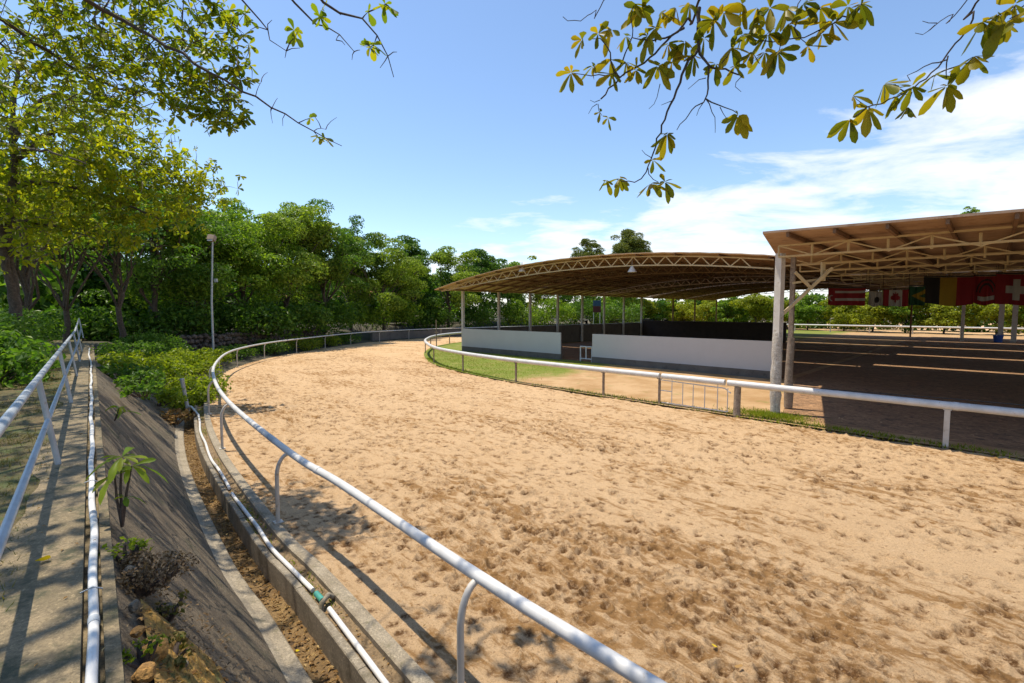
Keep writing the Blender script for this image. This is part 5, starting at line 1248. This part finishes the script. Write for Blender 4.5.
# broken ground with ochre stones at the near end of the slope
m = MB(); rows = []
for t in np.arange(2.0, 3.75, 0.022):
    row = []
    for f in np.linspace(0, 1, 48):
        n = 0.16 + f * (0.75 - 0.22 * (t - 2.0)); q = on_slope(t, n)
        edge = min(1, 6 * f, 6 * (1 - f), 4 * (3.75 - t)); row.append((q.x, q.y, q.z + edge * (0.035 + rng.uniform(-.008, .014) + 0.02 * math.sin(t * 14 + f * 9) + 0.016 * math.sin(t * 37 + f * 5) * math.sin(f * 31 + t * 3)) - 0.012 * (1 - edge)))
    rows.append(row)
m.grid(rows, smooth=False, flip=False); tag(m.build('broken_soil', rough_mat('ochre_soil', (0.40, 0.23, 0.05), (0.24, 0.15, 0.04), 9, 0.95, 0.9, 34, (0.09, 0.095, 0.022), (0.52, 0.62), 6, bdist=0.02)), kind='structure')
def rock(name, label, c, s, mat, seed, group=None):
    rs = random.Random(seed); bm_ = bmesh.new(); bmesh.ops.create_icosphere(bm_, subdivisions=3, radius=1)
    cuts_ = [Vector((rs.gauss(0, 1), rs.gauss(0, 1), rs.gauss(0, 1))).normalized() for _ in range(9)]
    for v in bm_.verts:
        d = v.co.normalized(); r_ = 1.0
        for q in cuts_:
            k_ = d.dot(q)
            if k_ > 0.55: r_ = min(r_, 0.62 / k_ + 0.08)
        v.co = d * r_ * (1 + rs.uniform(-.05, .05) + 0.06 * math.sin(d.x * 9 + seed) * math.sin(d.y * 8 + d.z * 7))
    me = bpy.data.meshes.new(name); bm_.to_mesh(me); bm_.free(); me.materials.append(mat)
    o = bpy.data.objects.new(name, me); COL.objects.link(o); o.location = c; o.scale = s; o.rotation_euler = (rs.uniform(-.4, .4), rs.uniform(-.4, .4), rs.uniform(0, 6))
    return tag(o, label, 'rock', group)
RK = [(148, 652, .085, 'rockorange', 'largest ochre orange rock on the broken slope at the bottom left'), (126, 630, .04, 'rockorange', 'small ochre rock beside the path edge pipe'), (158, 630, .05, 'rockorange', 'rounded yellowish rock above the largest ochre rock'),
      (140, 676, .06, 'rockorange', 'ochre rock at the bottom picture edge'), (120, 608, .05, 'rockgrey', 'small grey rock close to the path edge'), (178, 640, .05, 'rockgrey', 'pale grey rock right of the ochre rocks'), (185, 668, .06, 'rockgrey', 'grey rock at the bottom right of the broken soil'), (165, 612, .06, 'rockgrey', 'flat grey stone below the olive weed tuft'), (112, 576, .05, 'rockgrey', 'dark grey stone between brush and pipe')]
for i, (u, v, r_, mt, lab) in enumerate(RK):
    q = slope_at_px(u, v); rock('rock', lab, q + Vector((0, 0, r_ * 0.1)), (r_, r_ * rng.uniform(.7, 1), r_ * rng.uniform(.5, .8)), M[mt], 700 + i)

b = slope_at_px(165, 655); shrub('weed_clump', 'dry straw coloured weed among the ochre rocks', b.x, b.y, b.z - 0.02, 0.22, 0.08, M['drygrass'], 613, size=0.05, per=3500, n=9, cat='weed')
b = slope_at_px(125, 650); shrub('weed_clump', 'green weed between the path edge and the ochre rocks', b.x, b.y, b.z - 0.02, 0.12, 0.07, M['leaf_cover'], 614, size=0.03, per=5500, n=8, cat='weed')
# blades
def blades(name, P, hgt, mat, rs, lean=0.5, w=0.06):
    n = len(P); h = hgt * rs.uniform(0.5, 1.25, n)[:, None]
    d = rs.normal(size=(n, 3)) * lean; d[:, 2] = 1; d /= np.linalg.norm(d, axis=1)[:, None]
    a = rs.uniform(0, 6.28, n); s = np.stack([np.cos(a), np.sin(a), 0 * a], 1) * h * w
    V = np.stack([P - s, P + s, P + d * h + np.stack([d[:, 0], d[:, 1], 0 * a], 1) * h * 0.3], 1).reshape(-1, 3)
    return np_mesh(name, V, np.arange(n * 3).reshape(-1, 3), mat)
rs2 = np.random.default_rng(55)
# lawn inside the bend
X = rs2.uniform(-8, 6, 90000); Y = rs2.uniform(18, 50, 90000)
a_ = (X - Y) * S2; n_ = (X + Y) * S2
ok = inside(X, Y, poly_in) & (n_ < 25.4) & (a_ + rs2.normal(0, 1.0, len(X)) < -16.4 - 0.25 * (n_ - 16)) & (np.sin(X * 1.7 + Y * .6) + np.sin(Y * 1.3 - X * .8) + rs2.normal(0, 1.0, len(X)) > -1.2)
P = np.stack([X[ok], Y[ok], np.full(ok.sum(), 0.05)], 1)
tag(blades('lawn_grass', P, 0.055, M['grass'], rs2, 0.6, 0.22), kind='stuff')
# ragged strip under the inner rail
ii = rs2.integers(30, nearest(CI, (-6, 34)), 17000); o_ = rs2.normal(-0.08, 0.13, len(ii))
clump = (np.sin(ii * 0.07) + np.sin(ii * 0.023 + 1) + np.sin(ii * 0.31) * 0.6) * 0.4 + rs2.normal(0, .5, len(ii)) > 0.0
P = np.stack([CI[ii, 0] + NI[ii, 0] * o_, CI[ii, 1] + NI[ii, 1] * o_, np.full(len(ii), 0.03)], 1)[clump]
tag(blades('rail_grass', P, 0.12, M['grass'], rs2, 0.6, 0.12), kind='stuff')
cc = np.array((8.3, 15.2)); P = rs2.normal(0, 1, (2600, 2)) * np.array((0.55, 0.3)); P = np.stack([cc[0] + P[:, 0] * S2 + P[:, 1] * S2, cc[1] - P[:, 0] * S2 + P[:, 1] * S2, np.full(len(P), .05)], 1)
tag(blades('column_grass', P, 0.13, M['grass'], rs2, 0.6, 0.08), kind='stuff')
# dry grass on the terrace
t_ = rs2.uniform(-1, 20, 42000); n_ = -0.42 - np.abs(rs2.normal(0, 1.2, len(t_)))
dens = np.sin(t_ * 1.9 + n_ * 2) + np.sin(n_ * 4.1 + t_ * .7) + rs2.normal(0, .8, len(t_)); ok = dens > -0.3
q = PD[None] * t_[ok, None] + PN[None] * n_[ok, None]
tag(blades('terrace_grass', np.concatenate([q, np.full((len(q), 1), PZ - .03)], 1), 0.075, M['drygrass'], rs2, 0.9, 0.07), kind='stuff')
# weeds in the soil strip and in the ditch bed
ii = rs2.integers(i0, i1, 5200); o_ = rs2.uniform(0.14, 0.33, len(ii)); ok = (np.sin(ii * .19) + np.sin(ii * .061) + rs2.normal(0, .6, len(ii))) > 0.5
P = np.stack([CO[ii, 0] + NO[ii, 0] * o_, CO[ii, 1] + NO[ii, 1] * o_, np.full(len(ii), -0.05)], 1)[ok]
tag(blades('strip_weeds', P, 0.07, M['grass'], rs2, 0.8, 0.12), kind='stuff')
# leaf litter: ditch bed, soil strip, path, sand edge
def litter(name, P, size, mat, rs):
    Nn = rs.normal(size=P.shape) * 0.25 + np.array([0, 0, 1.0]); V, Fq = leaf_quads(P, Nn, size, rs, 0.45, 0.4)
    return tag(np_mesh(name, V, Fq, mat), kind='stuff')
ii = rs2.integers(i0, i1, 5200); o_ = rs2.uniform(0.43, 0.72, len(ii))
litter('ditch_litter', np.stack([CO[ii, 0] + NO[ii, 0] * o_, CO[ii, 1] + NO[ii, 1] * o_, rs2.uniform(-.335, -.30, len(ii))], 1), 0.055, M['deadleaf'], rs2)
ii = rs2.integers(i0, i1, 900); o_ = rs2.uniform(0.14, 0.33, len(ii))
litter('strip_litter', np.stack([CO[ii, 0] + NO[ii, 0] * o_, CO[ii, 1] + NO[ii, 1] * o_, np.full(len(ii), -.03)], 1), 0.04, M['deadleaf'], rs2)
t_ = rs2.uniform(0, 20, 420); n_ = -np.abs(rs2.normal(.2, 1.3, len(t_))); q = PD[None] * t_[:, None] + PN[None] * n_[:, None]
litter('path_litter', np.concatenate([q, np.full((len(q), 1), PZ + .012)], 1), 0.032, M['deadleaf'], rs2)
ii = rs2.integers(i0, nearest(CO, (-12, 19)), 420); o_ = -np.abs(rs2.normal(0.1, .8, len(ii)))
litter('sand_litter', np.stack([CO[ii, 0] + NO[ii, 0] * o_, CO[ii, 1] + NO[ii, 1] * o_, np.full(len(ii), .02)], 1), 0.035, M['deadleaf'], rs2)
pts_ = np.array([tuple(on_slope(t, n, 0.012)) for t, n in zip(rs2.uniform(1.8, 4.6, 700), np.abs(rs2.normal(.35, .25, 700)) + .08)])
litter('slope_litter', pts_, 0.035, M['brush'], rs2)
pts_ = np.array([tuple(on_slope(t, n, 0.03)) for t, n in zip(rs2.uniform(2.0, 3.6, 500), rs2.uniform(.14, .7, 500))])
litter('soil_crumbs', pts_, 0.04, M['deadleaf'], rs2)
# countable fallen leaves
def leaf_thing(u, v, z, L, mat, label, seed):
    p_ = at_z(u, v, z); o = whorl_mesh('fallen_leaf', [(p_, (0, 0.05, 1), L, 1)], mat, None, seed, 1.5, 0.3)
    return tag(o, label, 'leaf')
leaf_thing(34, 561, PZ + .035, .15, M['yellowleaf'], 'yellow fallen leaf lying on the concrete path left of the pipe', 31)
leaf_thing(741, 664, .03, .10, M['deadleaf'], 'pale fallen leaf on the sand near the bottom edge, the right one of two', 32)
leaf_thing(716, 665, .03, .10, M['yellowleaf'], 'yellow fallen leaf on the sand near the bottom edge, the left one of two', 33)
leaf_thing(715, 645, .03, .08, M['yellowleaf'], 'small yellow leaf on the sand just above two larger leaves', 34)
leaf_thing(300, 650, -.30, .12, M['yellowleaf'], 'yellow leaf lying in the dry ditch bed', 35)

# ------------------------------------------------------------------ sky and sun
LD = Vector((0.27, -0.15, -1.0)).normalized()
sun = bpy.data.objects.new('sun', bpy.data.lights.new('sun', 'SUN')); COL.objects.link(sun)
sun.rotation_euler = LD.to_track_quat('-Z', 'Y').to_euler(); sun.data.energy = 3.8; sun.data.angle = R(0.53); sun.data.color = (1.0, 0.905, 0.76)
sun.location = (-20, 10, 60)
EL = math.asin(-LD.z); AZ = math.atan2(-LD.x, -LD.y)
w = bpy.data.worlds.new('World'); sc.world = w; w.use_nodes = True
nt = w.node_tree; bg = nt.nodes['Background']
sky = N(nt, 'ShaderNodeTexSky', sky_type='NISHITA'); sky.sun_disc = False
sky.sun_elevation = EL; sky.sun_rotation = AZ; sky.altitude = 50; sky.air_density = 1.0; sky.dust_density = 0.3; sky.ozone_density = 2.0
tc = N(nt, 'ShaderNodeTexCoord'); d = tc.outputs['Generated']
sep = N(nt, 'ShaderNodeSeparateXYZ'); nt.links.new(d, sep.inputs[0])
zz = math_(nt, 'MAXIMUM', sep.outputs[2], 0.0)
den = math_(nt, 'ADD', zz, 0.12)
cx = math_(nt, 'DIVIDE', sep.outputs[0], den); cy = math_(nt, 'DIVIDE', sep.outputs[1], den)
cmb = N(nt, 'ShaderNodeCombineXYZ'); nt.links.new(cx, cmb.inputs[0]); nt.links.new(cy, cmb.inputs[1])
mp = N(nt, 'ShaderNodeMapping'); mp.inputs['Rotation'].default_value = (0, 0, R(20)); mp.inputs['Scale'].default_value = (0.8, 1.15, 1); mp.inputs['Location'].default_value = (5.3, 2.4, 0)
nt.links.new(cmb.outputs[0], mp.inputs['Vector'])
n1 = noise(nt, mp.outputs['Vector'], 2.3, 15, 0.60, 0.3)
n2 = noise(nt, mp.outputs['Vector'], 0.8, 6, 0.5, 0.2)
n1 = math_(nt, 'ADD', math_(nt, 'MULTIPLY', n1, 0.8), math_(nt, 'MULTIPLY', n2, 0.2))
lim = math_(nt, 'ADD', math_(nt, 'MULTIPLY', sep.outputs[0], 0.25), 0.235)
band = math_(nt, 'MULTIPLY', math_(nt, 'SUBTRACT', lim, zz), 8.0, True)
thr = math_(nt, 'ADD', n1, math_(nt, 'MULTIPLY', band, 0.28))
cm_ = ramp(nt, thr, [(0.655, (0, 0, 0)), (0.735, (0.42, 0.42, 0.42)), (0.88, (0.95, 0.95, 0.95))])
hs_ = N(nt, 'ShaderNodeHueSaturation'); hs_.inputs['Saturation'].default_value = 1.03; hs_.inputs['Value'].default_value = 0.88
nt.links.new(sky.outputs[0], hs_.inputs['Color'])
skc = mixc(nt, cm_, hs_.outputs['Color'], (4.9, 4.95, 5.1))
nt.links.new(skc, bg.inputs['Color']); bg.inputs['Strength'].default_value = 0.15
sc.view_settings.view_transform = 'Standard'; sc.view_settings.look = 'None'; sc.view_settings.exposure = 0.68; sc.view_settings.gamma = 1.0
sc.view_settings.use_curve_mapping = False
sc.cycles.use_denoising = True
sc.cycles.max_bounces = 6; sc.cycles.diffuse_bounces = 4; sc.cycles.transmission_bounces = 4; sc.cycles.transparent_max_bounces = 4
